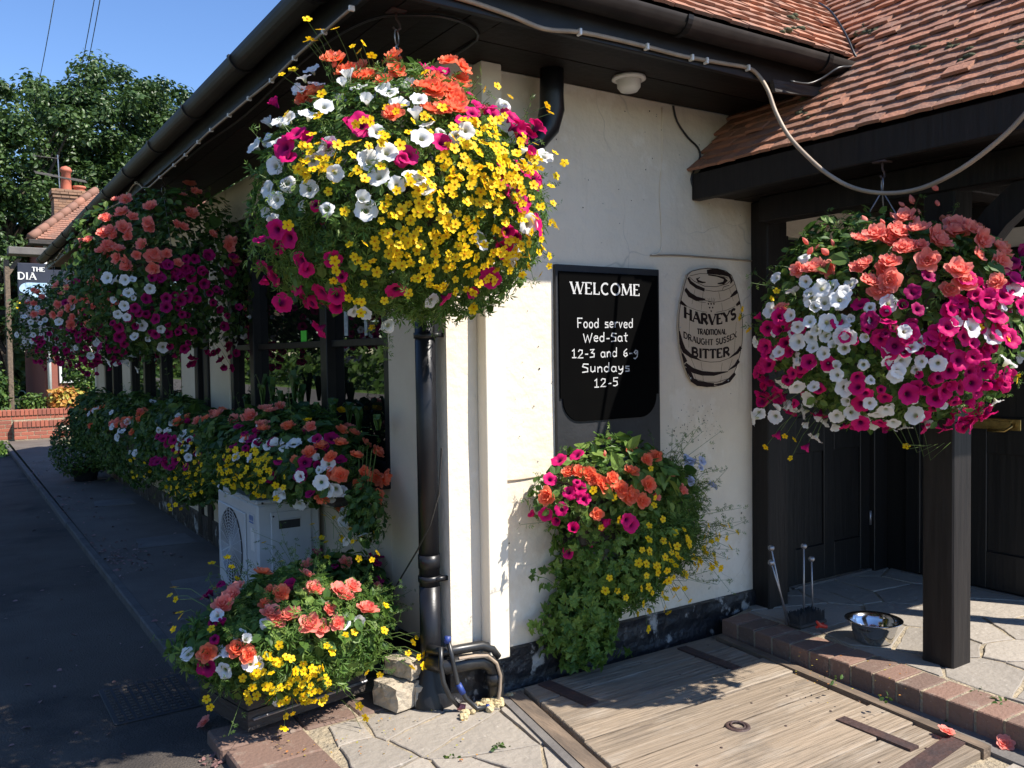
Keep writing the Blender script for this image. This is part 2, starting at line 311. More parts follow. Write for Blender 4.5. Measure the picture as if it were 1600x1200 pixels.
def clip_half(poly, a, b):   # keep points nearer a than b
    m = (a+b)/2; d = b-a; out = []
    for i in range(len(poly)):
        p, q = poly[i], poly[(i+1) % len(poly)]; sp = np.dot(p-m, d); sq = np.dot(q-m, d)
        if sp <= 0: out.append(p)
        if sp*sq < 0: out.append(p+(q-p)*(sp/(sp-sq)))
    return out
def flags(name, outline, spacing, z, thick, seed, mat=flagm, gap=.010):
    rs = np.random.default_rng(seed); O = [np.array(p, float) for p in outline]
    xs = [p[0] for p in O]; ys = [p[1] for p in O]; P = []
    y = min(ys)-spacing
    while y < max(ys)+spacing:
        x = min(xs)-spacing
        while x < max(xs)+spacing: P.append(np.array([x, y])+rs.uniform(-.55, .55, 2)*spacing); x += spacing*rs.uniform(.9, 1.5)
        y += spacing*rs.uniform(.75, 1.1)
    mb = MB()
    cen = sum(O)/len(O)
    for i, p in enumerate(P):
        poly = [p+np.array(d)*spacing*2 for d in ((-1, -1), (1, -1), (1, 1), (-1, 1))]
        for j, q in enumerate(P):
            if i != j and np.linalg.norm(p-q) < spacing*3.2: poly = clip_half(poly, p, q)
            if not poly: break
        for k in range(len(O)):   # clip to the outline (ccw)
            a, b = O[k], O[(k+1) % len(O)]; nrm = np.array([(b-a)[1], -(b-a)[0]]); nrm /= np.linalg.norm(nrm); out = []
            for t in range(len(poly)):
                u, v = poly[t], poly[(t+1) % len(poly)]; su = np.dot(u-a, nrm); sv = np.dot(v-a, nrm)
                if su <= 0: out.append(u)
                if su*sv < 0: out.append(u+(v-u)*(su/(su-sv)))
            poly = out
            if len(poly) < 3: break
        if len(poly) < 3: continue
        c = sum(poly)/len(poly); ar = .5*abs(sum(poly[k][0]*poly[(k+1) % len(poly)][1]-poly[(k+1) % len(poly)][0]*poly[k][1] for k in range(len(poly))))
        if ar < .006: continue
        # subdivide outline, wobble, shrink
        ring = []
        for k in range(len(poly)):
            u, v = poly[k], poly[(k+1) % len(poly)]; n = max(1, int(np.linalg.norm(v-u)/.06))
            for s in range(n): ring.append(u+(v-u)*(s/n))
        ring2 = []
        for q in ring:
            d = q-c; L = np.linalg.norm(d); ring2.append(c+d*(1-(gap+rs.uniform(-.005, .006))/max(L, .03)))
        n = len(ring2); h = thick+rs.uniform(-.002, .003); tx, ty = rs.uniform(-.010, .010, 2)
        hz = lambda q, e: z+h+e+tx*(q-c)[0]+ty*(q-c)[1]
        V = [(q[0], q[1], z-.01) for q in ring2]+[(q[0], q[1], hz(q, -.003)) for q in ring2]+[(*(c+(q-c)*(1-.004/max(np.linalg.norm(q-c), .03))), hz(q, 0)) for q in ring2]
        F = [(k, (k+1) % n, n+(k+1) % n, n+k) for k in range(n)]+[(n+k, n+(k+1) % n, 2*n+(k+1) % n, 2*n+k) for k in range(n)]+[tuple(range(2*n, 3*n))]
        mb.add(V, F, rs.random())
    o = mb.build(name, mat); o['kind'] = 'structure'; return o
# patio beside the hatch and by the corner
mb = MB(); mb.add([(x, y, -.012) for x, y in ((-.86, -2.6), (.0, -2.6), (3.5, -2.6), (3.5, .1), (.02, .1), (.02, .5), (-.62, .55), (-.86, .1))], [tuple(range(8))]); mo = mb.build('patio_bed', mortarm); mo['kind'] = 'structure'
flags('patio_paving', [(-.62, -2.5), (-.02, -2.5), (.10, -1.0), (.235, -.14), (.03, -.02), (-.30, .10), (-.55, .10), (-.62, -.3)], .27, -.012, .009, 3)
flags('lower_paving', [(-.02, -2.5), (1.5, -2.5), (1.52, -1.70), (-.02, -1.70)], .27, -.012, .009, 5)
mb = MB()   # brick edging of the patio along the road
for i in range(12):
    y0 = .34-i*.222
    mb.bev(-.98+.02*math.sin(i), y0-.214, -.10, -.64, y0, .0+random.uniform(-.004, .004), .008)
mb.bev(-.63, .12, -.05, -.40, .34, -.001, .008); mb.bev(-.39, .12, -.05, -.16, .34, -.003, .008)
be = mb.build('brick_edging', brickm); be['kind'] = 'structure'

# ---- porch step and porch floor
def step_x(y): return 1.61+(y+.13)*.046
mb = MB(); yy = -.10; b0 = .205
while yy > -6:
    w = .103; xa, xb = step_x(yy), step_x(yy-w)
    g = random.uniform(-.003, .003); z1 = .10+random.uniform(-.003, .003)
    p = [(xb+g, yy-w, .0), (xb+b0, yy-w, .0), (xa+b0, yy, .0), (xa+g, yy, .0)]
    q = [(x+(.004 if k in (0, 3) else -.004), y+(.003 if k < 2 else -.003), z1) for k, (x, y, z) in enumerate(p)]
    m_ = [(x, y, z1-.004) for x, y, z in p]
    mb.hexa(p+m_, None); r_ = mb.a[-1][0]; mb.hexa([(x, y, z-.0005) for x, y, z in m_]+q, r_)
    yy -= w+.014
sb = mb.build('brick_step', brickm); sb['kind'] = 'structure'
mb = MB(); mb.hexa([(step_x(-6)+.005, -6, -.06), (3.6, -6, -.06), (3.6, .35, -.06), (step_x(-.1)+.005, -.10, -.06), (step_x(-6)+.005, -6, .094), (3.6, -6, .094), (3.6, .35, .094), (step_x(-.1)+.005, -.10, .094)])
o = mb.build('porch_bed', mortarm); o['kind'] = 'structure'
flags('porch_paving', [(step_x(-6)+.22, -6), (3.36, -6), (3.36, .12), (step_x(-.02)+.22, .02)], .33, .094, .006, 11)

# ---------------------------------------------------------------- the pub
pub = thing('pub_building', 'cream rendered corner pub with black timbers, black gutters and red clay tile roofs', 'pub', (0, 0, 0))
EZ = 2.83
# front wall with rough surface
def wall_grid(mb, p0, du, dv, nu, nv, amp, seed, nrm):
    rs = np.random.default_rng(seed); ph = rs.uniform(0, 6, 12); V = []
    for j in range(nv+1):
        for i in range(nu+1):
            u, v = i/nu, j/nv; d = amp*(math.sin(u*9+ph[0]+v*5)+math.sin(v*13+ph[1]-u*4)+.6*math.sin(u*31+ph[2])*math.sin(v*29+ph[3])) if 0 < i < nu and 0 < j < nv else 0
            V.append(np.array(p0)+np.array(du)*u+np.array(dv)*v+np.array(nrm)*d)
    mb.add(V, [(j*(nu+1)+i, j*(nu+1)+i+1, (j+1)*(nu+1)+i+1, (j+1)*(nu+1)+i) for j in range(nv) for i in range(nu)])
mb = MB(); wall_grid(mb, (0, 0, .10), (2.03, 0, 0), (0, 0, EZ-.10), 34, 46, .0024, 1, (0, -1, 0))
mb.add([(0, 0, .1), (0, .10, .1), (0, .10, EZ), (0, 0, EZ)], [(0, 1, 2, 3)]); mb.add([(2.03, 0, .1), (2.03, .25, .1), (2.03, .25, EZ), (2.03, 0, EZ)], [(0, 1, 2, 3)])
mb.build('front_wall', render, pub, True)
mb = MB(); wall_grid(mb, (.0, -.022, -.02), (2.0, 0, 0), (0, 0, .20), 60, 8, .004, 2, (0, -1, 0))
nn = 61
for i in range(60):   # ragged top edge of the black band
    xa, xb = i/60*2, (i+1)/60*2; mb.add([(xa, -.022, .18), (xb, -.022, .18), (xb, .0, .185), (xa, .0, .185)], [(0, 1, 2, 3)])
mb.add([(-.02, -.022, -.02), (-.02, .3, -.02), (-.02, .3, .22), (-.02, -.022, .22)], [(0, 1, 2, 3)]); mb.add([(-.02, -.022, .0), (0.0, -.022, .0), (0.0, -.022, .2), (-.02, -.022, .22)], [(0, 1, 2, 3)])
mb.build('plinth', plinthm, pub, True)
mb = MB(); mb.bev(.157, -.075, .17, .262, .0, EZ, .003); mb.build('cable_trunking', cream, pub)
# left facade: piers, windows
piers = [(.02, .60), (3.42, 4.0), (4.42, 5.0), (7.6, 8.1), (9.5, 10.1)]
mb = MB()
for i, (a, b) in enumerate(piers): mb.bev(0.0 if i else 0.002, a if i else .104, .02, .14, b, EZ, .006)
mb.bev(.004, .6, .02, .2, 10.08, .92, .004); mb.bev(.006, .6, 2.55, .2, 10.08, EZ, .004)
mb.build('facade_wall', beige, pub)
mb = MB(); mb.box(-.016, .3, -.02, .0, 10.1, .2); mb.build('facade_plinth', plinthm, pub)
def window(y0, y1, mull):
    fr = MB(); fr.bev(.01, y0, .92, .10, y0+.07, 2.55, .004); fr.bev(.01, y1-.07, .92, .10, y1, 2.55, .004); fr.bev(.012, y0+.07, .92, .10, y1-.07, 1.0, .004); fr.bev(.012, y0+.07, 2.47, .10, y1-.07, 2.55, .004)
    for m_ in mull: fr.bev(.0, m_-.05, 1.0, .10, m_+.05, 2.47, .004)
    ys = [y0+.07]+[c for m_ in mull for c in (m_-.05, m_+.05)]+[y1-.07]
    for k in range(0, len(ys), 2): fr.bev(.03, ys[k], 1.60, .09, ys[k+1], 1.64, .003)
    w = fr.build('window', blackpaint, pub)
    for k in range(0, len(ys), 2):
        for (za, zb) in ((1.0, 1.60), (1.64, 2.47)):
            g = MB(); g.box(.055, ys[k], za, .061, ys[k+1], zb); g.build('pane', glassm, w)
    s = MB(); s.bev(-.05, y0, .88, .02, y1, .92, .004); s.build('sill', blackpaint, w)
    return w
w1 = window(.60, 3.42, [1.46, 2.84]); window(5.0, 7.6, [5.9, 6.75]); window(8.1, 9.5, [8.8])
mb = MB(); mb.bev(-.02, 3.99, .02, .1, 4.12, 2.55, .006); mb.bev(-.02, 4.32, .02, .1, 4.43, 2.55, .006); mb.bev(.02, 4.12, .92, .08, 4.32, 2.55, .004); mb.build('facade_post', blackwood, pub)
mb = MB(); mb.bev(-.02, 10.1, .02, .5, 10.2, EZ, .006); mb.box(.3, .3, .0, .34, 10.1, 3.0); mb.box(.34, .26, 0, 2.2, .30, 3.0); mb.build('end_wall', render, pub)
# soffits (boards)
mb = MB()
for k in range(4):   # left eave boards along Y
    x1 = -.005-k*.135; x0 = x1-.131; mb.box(x0, x0 if False else -.55+.0, EZ+.002*(k % 2), x1, 10.2, EZ+.02)
for k in range(4):
    y1 = -.005-k*.135; mb.box(.0, y1-.131, EZ+.002*((k+1) % 2), 2.6, y1, EZ+.02)
mb.box(-.54, -.004, EZ+.006, .0, .0, EZ+.02)
mb.build('soffit', soffitm, pub)
mb = MB(); mb.bev(-.575, -.575, EZ-.03, -.55, 10.2, EZ+.16, .003); mb.bev(-.55, -.575, EZ-.03, 2.08, -.55, EZ+.16, .003); mb.bev(-.555, 10.2, EZ-.03, .3, 10.225, EZ+.16, .003)
mb.build('fascia', blackpaint, pub)
def gutter(p0, p1, c):   # half-round gutter, c = outward direction
    mb = MB(); p0 = np.array(p0); p1 = np.array(p1); seg = 12; V = []; F = []
    for p in (p0, p1):
        for rr in (.062, .056):
            for k in range(seg+1):
                a = PI*k/seg; V.append(p+np.array(c)*(-math.cos(a)*rr)+np.array((0, 0, -math.sin(a)*rr)))
    n = seg+1
    for k in range(seg): F += [(k, k+1, 2*n+k+1, 2*n+k), (n+k+1, n+k, 3*n+k, 3*n+k+1)]
    F += [(0, 2*n, 3*n, n), (n-1, 2*n-1, 4*n-1, 3*n-1)]
    F += [tuple(range(n)), tuple(range(2*n, 3*n))]
    mb.add(V, F, .5); g = mb.build('gutter', gutterm, pub, True)
    L = np.linalg.norm(p1-p0); d = (p1-p0)/L; s = .45
    while s < L-.2:
        q = p0+d*s; b = MB(); V = []
        for t in (0, .028):
            for rr in (.070, .060):
                for k in range(seg+1):
                    a = PI*k/seg; V.append(q+d*t+np.array(c)*(-math.cos(a)*rr)+np.array((0, 0, -math.sin(a)*rr)))
        F = []
        for k in range(seg): F += [(k, k+1, 2*n+k+1, 2*n+k), (k, n+k, n+k+1, k+1), (2*n+k, 2*n+k+1, 3*n+k+1, 3*n+k)]
        b.add(V, F, .5); b.build('bracket', blackpaint, g); s += .93
    return g
gutter((-.642, -.664, 2.935), (-.642, 10.22, 2.935), (-1, 0, 0)); gutter((-.60, -.642, 2.945), (2.06, -.642, 2.945), (0, -1, 0))
# downpipe
dp = MB(); path = [(.50, -.13, 2.84), (.50, -.125, 2.72), (.505, -.12, 2.66), (.49, -.105, 2.58), (.42, -.10, 2.50), (.30, -.10, 2.42), (.10, -.10, 2.30), (-.04, -.085, 2.20), (-.066, -.03, 2.12), (-.066, .06, 2.02), (-.066, .072, 1.9)]
dp.tube(path, [.055, .055, .058, .056, .05, .048, .048, .048, .048, .046, .046], 14); dp.tube([(-.066, .072, 1.905), (-.066, .072, .52)], .0455, 16); dp.tube([(-.066, .072, .52), (-.066, .072, .02)], .047, 16)
dpo = dp.build('downpipe', pipem, pub, True)
for z in (.54, 1.62): b = MB(); b.tube([(-.066, .072, z), (-.066, .072, z+.026)], .051, 16); b.box(-.06, .02, z+.004, .0, .034, z+.024); b.build('collar', pipem, dpo, True)
b = MB(); b.tube([(-.066, .072, .60), (-.066, .072, .66)], .0495, 16); b.build('socket', pipem, dpo, True)
b = MB(); b.lathe((-.066, .072, -.01), [(.11, 0), (.10, .06), (.06, .16), (.048, .22)], 16); b.build('shoe', pipem, dpo, True)
# roofs of real tiles
def tile_roof(name, origin, along, up, nrm, rows, length, inside, seed, tw=.168, gauge=.105, tl=.25, th=.022, k_=1.0):
    rs = np.random.default_rng(seed); mb = MB(); origin = np.array(origin, float); along = np.array(along, float); up = np.array(up, float)/np.linalg.norm(up); nrm = np.array(nrm, float)/np.linalg.norm(nrm)
    for r in range(rows):
        off = (.5*tw if r % 2 else 0)+rs.uniform(-.006, .006); k = -1; dr = rs.uniform(-.004, .004)
        while k*tw+off < length:
            s = k*tw+off; k += 1
            if not inside(s+tw/2, r*gauge): continue
            jz = rs.uniform(-.002, .002); jl = rs.uniform(-.004, .003); sk = rs.uniform(-.003, .003); lift = .046*k_+k_*(rs.uniform(-.003, .004) if rs.random() < .9 else rs.uniform(.004, .016)); cam_ = rs.uniform(.0, .002)
            a0, a1 = s+.001, s+tw-.002; b0 = r*gauge+dr+jl; b1 = b0+tl; V = []
            for (t) in (0, 1):
                for bb, hh in ((b0, lift), (b1, lift-.047*k_)):
                    for aa, cc in ((a0, -cam_), ((a0+a1)/2, cam_), (a1, -cam_)):
                        V.append(origin+along*aa+up*(bb+sk*(aa-a0)/tw)+nrm*(hh+cc+jz+(th if t else 0)))
            mb.add(V, [(0, 3, 4, 1), (1, 4, 5, 2), (6, 7, 10, 9), (7, 8, 11, 10), (0, 1, 7, 6), (1, 2, 8, 7), (2, 5, 11, 8), (3, 0, 6, 9)], rs.random())
    return mb.build(name, tilem, pub)
s2 = math.sqrt(.5)
# front slope (faces -Y) with hip at left and valley at right; left slope (faces -X)
RZ = 3.0
tile_roof('front_roof', (-.62, -.625, RZ-.03), (1, 0, 0), (0, s2, s2), (0, -s2, s2), 46, 8.5, lambda s, h: s > h*s2+.02 and s < 2.72+h*s2+.16, 1, .115, .072, .17, .015, .64)
tile_roof('side_roof', (-.55, 10.3, RZ-.05), (0, -1, 0), (s2, 0, s2), (-s2, 0, s2), 36, 10.93, lambda s, h: s < 10.95-h*s2, 2)
mb = MB(); mb.add([(-.60, -.60, 2.975), (2.10, -.60, 2.975), (5.2, 2.5, 6.06), (2.5, 2.5, 6.06)], [(0, 1, 2, 3)]); mb.add([(-.54, -.60, 2.955), (2.5, 2.5, 6.0), (2.5, 10.3, 6.0), (-.54, 10.3, 2.955)], [(0, 1, 2, 3)])
mb.add([(2.5, 2.5, 6.06), (2.5, 10.3, 6.06), (7.5, 10.3, 3), (7.5, 2.5, 3)], [(0, 1, 2, 3)]); mb.build('roof_deck', blackwood, pub)
mb = MB()
for i in range(30):
    t = i*.15; p = np.array((-.62+t*.99, -.625+t*.99, RZ+.0+t*.99)); 
    if t < 2.9: mb.tube([p, p+np.array((.17, .17, .17))], [.085, .075], 10)
mb.build('hip_tiles', tilem, pub, True)
# porch roof (faces -X), valley with the front slope
PX, PZ = 1.50, 2.475; up_p = (s2, 0, s2)
def porch_in(s, h):
    y = 2.2-s; x = PX+h*s2
    if y > .0 and x < 2.02: return False
    # behind the valley the front slope hides it
    return not (y > -.62 and (y+.62) > (x-2.07)+.05 and x > 2.0)
tile_roof('porch_roof', (PX, 2.2, PZ), (0, -1, 0), up_p, (-s2, 0, s2), 56, 4.12, porch_in, 3, .115, .072, .17, .016, .66)
mb = MB(); mb.add([(PX+.03, -.0, PZ-.0), (PX+.03, -1.90, PZ-.0), (PX+3.2, -1.90, PZ+3.17), (PX+3.2, 0, PZ+3.17)], [(0, 1, 2, 3)]); mb.add([(PX+3.2, -1.90, PZ+3.17), (PX+3.2, 2.2, PZ+3.17), (PX+6.5, 2.2, PZ), (PX+6.5, -1.90, PZ)], [(0, 1, 2, 3)])
mb.build('porch_roof_deck', blackwood, pub); mb = MB(); mb.prism([(1.56, -1.86, 2.376), (4.70, -1.86, 2.376), (4.70, -1.86, 5.60)], (0, .03, 0)); mb.build('gable_light_block', blackwood, pub)  # unseen gable infill, added to stop sun leaking under the porch roof
mo_ = MB(); sp_k = MB()
for (cx, cy, sx, sy, n) in ((1092, 662, 24, 18, 60), (1060, 690, 18, 12, 20), (960, 260, 90, 70, 26), (1130, 300, 30, 50, 14), (820, 640, 20, 110, 18), (1120, 860, 40, 40, 14)):
    for _ in range(n):
        q = at(random.gauss(cx, sx), random.gauss(cy, sy), 'y', -.0045)
        if not (.3 < q[0] < 1.9): continue
        r_ = random.uniform(.0012, .0034)*(1.6 if random.random() < .1 else 1); sp_k.add([(q[0]+r_*math.cos(a)*random.uniform(.7, 1.3), q[1], q[2]+r_*math.sin(a)*random.uniform(.7, 1.3)) for a in np.linspace(0, 2*PI, 8)[:-1]], [tuple(range(7))])
sp_k.build('mould_specks', trough, pub, False, 'stuff')
for (px, py, n) in ((1240, 50, 5), (1270, 145, 8), (1295, 160, 6), (1350, 52, 14), (1370, 46, 10), (1445, 75, 8), (1480, 68, 7), (1260, 180, 8), (1500, 90, 4), (1590, 70, 6), (1230, 30, 3)):
    for k in range(n):
        q_x, q_y = px+random.gauss(0, 9), py+random.gauss(0, 5)
        r = ray(q_x, q_y)
        if px < 1260 and py < 60: nr = np.array((0, -s2, s2)); p0 = np.array((0, -.625, RZ+.02))
        else: nr = np.array((-s2, 0, s2)); p0 = np.array((PX, 0, PZ+.035))
        t = np.dot(p0-CAMP, nr)/np.dot(r, nr); P = CAMP+r*t; R_ = random.uniform(.008, .022)
        V = []; 
        for i in range(5):
            for j in range(8):
                a, b = PI*i/4, 2*PI*j/8; V.append(P+nr*.004+np.array((math.sin(a)*math.cos(b)*1.4, math.sin(a)*math.sin(b)*1.4, math.cos(a)*.8))*R_*random.uniform(.8, 1.15))
        mo_.add(V, [(i*8+j, i*8+(j+1) % 8, (i+1)*8+(j+1) % 8, (i+1)*8+j) for i in range(4) for j in range(8)])
mo_.build('roof_moss', mossm, pub, True, 'stuff')
# porch timbers
mb = MB(); mb.bev(1.50, -1.90, 2.345, 1.56, -.004, 2.485, .006); mb.build('porch_fascia', blackwood, pub)
mb = MB()
for k in range(24): mb.box(1.56+k*.135, -1.88, 2.375+.002*(k % 2), 1.56+k*.135+.131, -.002, 2.395)  # right-hand boards run on out of view, added to block the sun
mb.build('porch_soffit', soffitm, pub)
mb = MB(); mb.bev(1.88, -1.80, 2.24, 2.01, -.13, 2.374, .006); mb.bev(1.56, -1.90, 2.08, 4.75, -1.81, 2.374, .006); mb.bev(2.01, -1.20, 2.25, 3.3, -1.06, 2.374, .006); mb.build('porch_beam', blackwood, pub)  # end beam lengthened out of view to keep sun off the porch floor
def post(x0, y0, x1, y1, z0=.085, z1=2.3):
    mb = MB(); mb.bev(x0, y0, z0, x1, y1, z1, .007); return mb.build('porch_post', blackwood, pub)
post(1.90, -1.208, 2.05, -1.06); post(1.965, -.12, 2.13, .002, .08, 2.373)
post(3.31, -1.90, 3.41, -1.80)
mb = MB(); ring = []
for side in (0, 1):
    pts = []
    for k in range(9):
        a = k/8*PI/2; R_ = .62 if side == 0 else .74
        pts.append((1.95, -1.20-.66+R_*math.cos(a)-(.0 if side == 0 else 0), 1.62+R_*math.sin(a)*1.0))
    ring.append(pts)
poly = ring[0]+ring[1][::-1]
n9 = 9; V = [(x-.035, y, z) for x, y, z in ring[0]]+[(x-.035, min(y, -1.208), min(z, 2.238)) for x, y, z in ring[1]]+[(x+.035, y, z) for x, y, z in ring[0]]+[(x+.035, min(y, -1.208), min(z, 2.238)) for x, y, z in ring[1]]
F = []
for k in range(8): F += [(k, k+1, 10+k, 9+k), (18+k+1, 18+k, 27+k, 27+k+1), (k+1, k, 18+k, 19+k), (9+k, 10+k, 28+k, 27+k)]
mb.add(V, F, .4); mb.build('porch_brace', blackwood, pub)
# porch walls and doors
mb = MB(); mb.bev(2.03, .06, 2.215, 3.3, .2, 2.85, .003); mb.bev(2.9, .062, .09, 3.32, .2, 2.215, .003) if False else None
mb.build('lintel_wall', render, pub)
mb = MB(); mb.box(3.31, -1.15, .08, 3.55, .2, 3.0); mb.build('porch_wall', darkdoor, pub)
def door(name, y_plane=None, x_plane=None, a0=0, a1=1, z0=.1, z1=2.2):
    """panelled black door, in a plane y=const (faces -Y) or x=const (faces -X)"""
    mb = MB()
    def bx(a, b, c, d, depth, thick=.02):
        if y_plane is not None: mb.bev(a, y_plane-depth, c, b, y_plane-depth+thick+depth, d, .004)
        else: mb.bev(x_plane-depth, a, c, x_plane-depth+thick+depth, b, d, .004)
    bx(a0, a1, z0, z1, 0); w = (a1-a0)
    for (a, b) in ((a0, a0+.10), (a0+w/2-.05, a0+w/2+.05), (a1-.10, a1)): bx(a, b, z0, z1, .016)
    for (c, d) in ((z0, z0+.22), (z0+.80, z0+1.02), (z1-.12, z1)):
        bx(a0+.10, a0+w/2-.05, c, d, .0155); bx(a0+w/2+.05, a1-.10, c, d, .0155)
    return mb.build(name, darkdoor, pub)
door('porch_door', y_plane=.08, a0=2.33, a1=3.17, z0=.115, z1=2.2)
d2 = door('porch_door', x_plane=3.285, a0=-1.05, a1=-.12, z0=.118, z1=2.1)
mb = MB(); mb.bev(2.27, .03, .09, 2.33, .2, 2.215, .004); mb.bev(3.17, .03, .09, 3.31, .2, 2.215, .004); mb.build('door_frame', darkdoor, pub)
mb = MB(); mb.bev(2.145, -.02, .20, 2.165, .03, 2.2, .002); mb.build('door_trim', whitepaint, pub)
mb = MB(); mb.box(2.4, .05, .09, 3.2, .075, .109); mb.box(3.265, -1.05, .09, 3.285, -.1, .110); mb.build('door_gap_light', slabm, pub)  # pale strips coloured to stand for daylight showing under the doors
lp = MB(); lp.bev(3.262, -.83, 1.062, 3.27, -.40, 1.128, .003); lp.bev(3.256, -.78, 1.075, 3.262, -.46, 1.115, .002)
lpo = lp.build('letter_plate', brass, d2)
lp = MB(); lp.tube([(3.25, -.66, 1.065), (3.235, -.66, 1.058), (3.225, -.70, 1.056), (3.225, -.76, 1.06), (3.24, -.79, 1.085), (3.252, -.79, 1.10)], .007, 8); lp.build('handle', brass, lpo, True)
pn = MB(); pn.bev(3.29, -1.0, 2.115, 3.308, -.60, 2.225, .002); pn.build('pale_board', whitepaint, pub)
for z in (.4, 1.1, 1.9): h = MB(); h.tube([(3.16, .055, z), (3.16, .055, z+.09)], .008, 8); h.build('hinge', galv, pub, True)
b = MB(); q4 = [at(px, py, 'y', -.60) for px, py in ((1212, 143), (1290, 152), (1288, 138), (1208, 124))]; b.prism(q4, (0, .022, 0)); b.build('eave_block', trough, pub)
PUB = pub

# ---------------------------------------------------------------- flower and leaf prototypes
def proto(name, mb_v, mb_f, rad, mat, smooth=True):
    m = bpy.data.meshes.new(name); m.from_pydata([tuple(v) for v in mb_v], [], mb_f)
    a = m.attributes.new('rad', 'FLOAT', 'POINT'); a.data.foreach_set('value', np.asarray(rad, dtype=np.float32))
    if smooth: m.polygons.foreach_set('use_smooth', [True]*len(m.polygons))
    m.materials.append(mat); m.update(); return (m, np.array(mb_v, float), mb_f, np.array(rad))
def petunia(seed, mat, wilt=0.0, close=0.0):
    rs = np.random.default_rng(seed); n = 30; R = [.07, .16, .26, .55, .85, 1.0]; Z = [-.75, -.55, -.22, -.04, .02, .0]
    V = []; A = []; p1, p2, p3 = rs.uniform(0, 6, 3); flop = rs.uniform(-.12, .25, 5)
    for r, z in zip(R, Z):
        for k in range(n):
            a = 2*PI*k/n; lob = 1-.13*(r**2)*(abs(math.cos(2.5*a))**6); t = (r-.26)/.74 if r > .26 else 0
            f = flop[int(((a/(2*PI)*5)+.5) % 5)]
            zz = z+t*t*(.07*math.sin(5*a+p1)+.05*math.sin(11*a+p2)-.16*f)+t*t*.05*math.sin(2*a+p3)
            zz += close*t*.45-wilt*t*t*.55*(1+.5*math.sin(2*a+p1)); rr = r*lob*(1+t*.04*math.sin(13*a+p3))*(1-close*.45*t-wilt*.35*t); V.append((rr*math.cos(a), rr*math.sin(a), zz)); A.append(r if r > .2 else r*.7)
    F = [(i*n+k, i*n+(k+1) % n, (i+1)*n+(k+1) % n, (i+1)*n+k) for i in range(len(R)-1) for k in range(n)]
    return V, F, A
def begonia(seed, full=1.0):
    rs = np.random.default_rng(seed); V = []; F = []; A = []
    for ring, (cnt, tilt, size) in enumerate(((6, 12, 1.0), (6, 34, .82), (5, 56, .6), (3, 74, .4))):
        for k in range(cnt):
            az = 2*PI*(k+ring*.5)/cnt+rs.uniform(-.3, .3); tl = math.radians(tilt+rs.uniform(-14, 14)); L = size*rs.uniform(.85, 1.12); wd = L*rs.uniform(.42, .56); b = len(V)
            for j in range(5):
                u = j/4; w_ = wd*math.sin(PI*(.12+.80*u))**.7
                for i in range(5):
                    s_ = (i-2)/2; x = u*L; yv = s_*w_; z = .18*L*(s_*s_)*u+.12*L*math.sin(u*PI)*-1+.05*L*math.sin(7*s_+ring*2+k)*u*u-.16*L*max(0, u-.7)
                    xx = x*math.cos(tl)-z*math.sin(tl)+.04; zz = x*math.sin(tl)+z*math.cos(tl)
                    V.append((xx*math.cos(az)-yv*math.sin(az), xx*math.sin(az)+yv*math.cos(az), zz)); A.append(u)
            F += [(b+j*5+i, b+j*5+i+1, b+(j+1)*5+i+1, b+(j+1)*5+i) for j in range(4) for i in range(4)]
    return V, F, A
def bidens(seed):
    rs = np.random.default_rng(seed); V = []; F = []; A = []
    for k in range(5):
        az = 2*PI*k/5+rs.uniform(-.12, .12); b = len(V); droop = rs.uniform(-.12, .22)
        for j, (u, w_) in enumerate(((.12, .14), (.5, .36), (.82, .36), (1.0, .16))):
            for s_ in (-1, 0, 1): x = u; yv = s_*w_; z = .10*u-.25*droop*u*u-(.05 if s_ == 0 else 0); V.append((x*math.cos(az)-yv*math.sin(az), x*math.sin(az)+yv*math.cos(az), z)); A.append(.36+.6*u)
        F += [(b+j*3+i, b+j*3+i+1, b+(j+1)*3+i+1, b+(j+1)*3+i) for j in range(3) for i in range(2)]
    b = len(V)
    for j in range(3):
        for k in range(8): a = 2*PI*k/8; r = .22*math.cos(j*.75); V.append((r*math.cos(a), r*math.sin(a), .05+.16*math.sin(j*.75))); A.append(.02+.08*(2-j))
    F += [(b+j*8+k, b+j*8+(k+1) % 8, b+(j+1)*8+(k+1) % 8, b+(j+1)*8+k) for j in range(2) for k in range(8)]+[tuple(b+16+k for k in range(8))]
    return V, F, A
def bud(seed):
    V = []; F = []; A = []
    for j in range(6):
        t = j/5; r = .02+.5*math.sin(PI*t**.8)**.9; 
        for k in range(9): a = 2*PI*k/9; q = r*(1+.10*math.cos(2*a)); V.append((q*math.cos(a), q*.8*math.sin(a), (t-.5)*1.9)); A.append(.4+.5*t)
    F = [(j*9+k, j*9+(k+1) % 9, (j+1)*9+(k+1) % 9, (j+1)*9+k) for j in range(5) for k in range(9)]
    return V, F, A
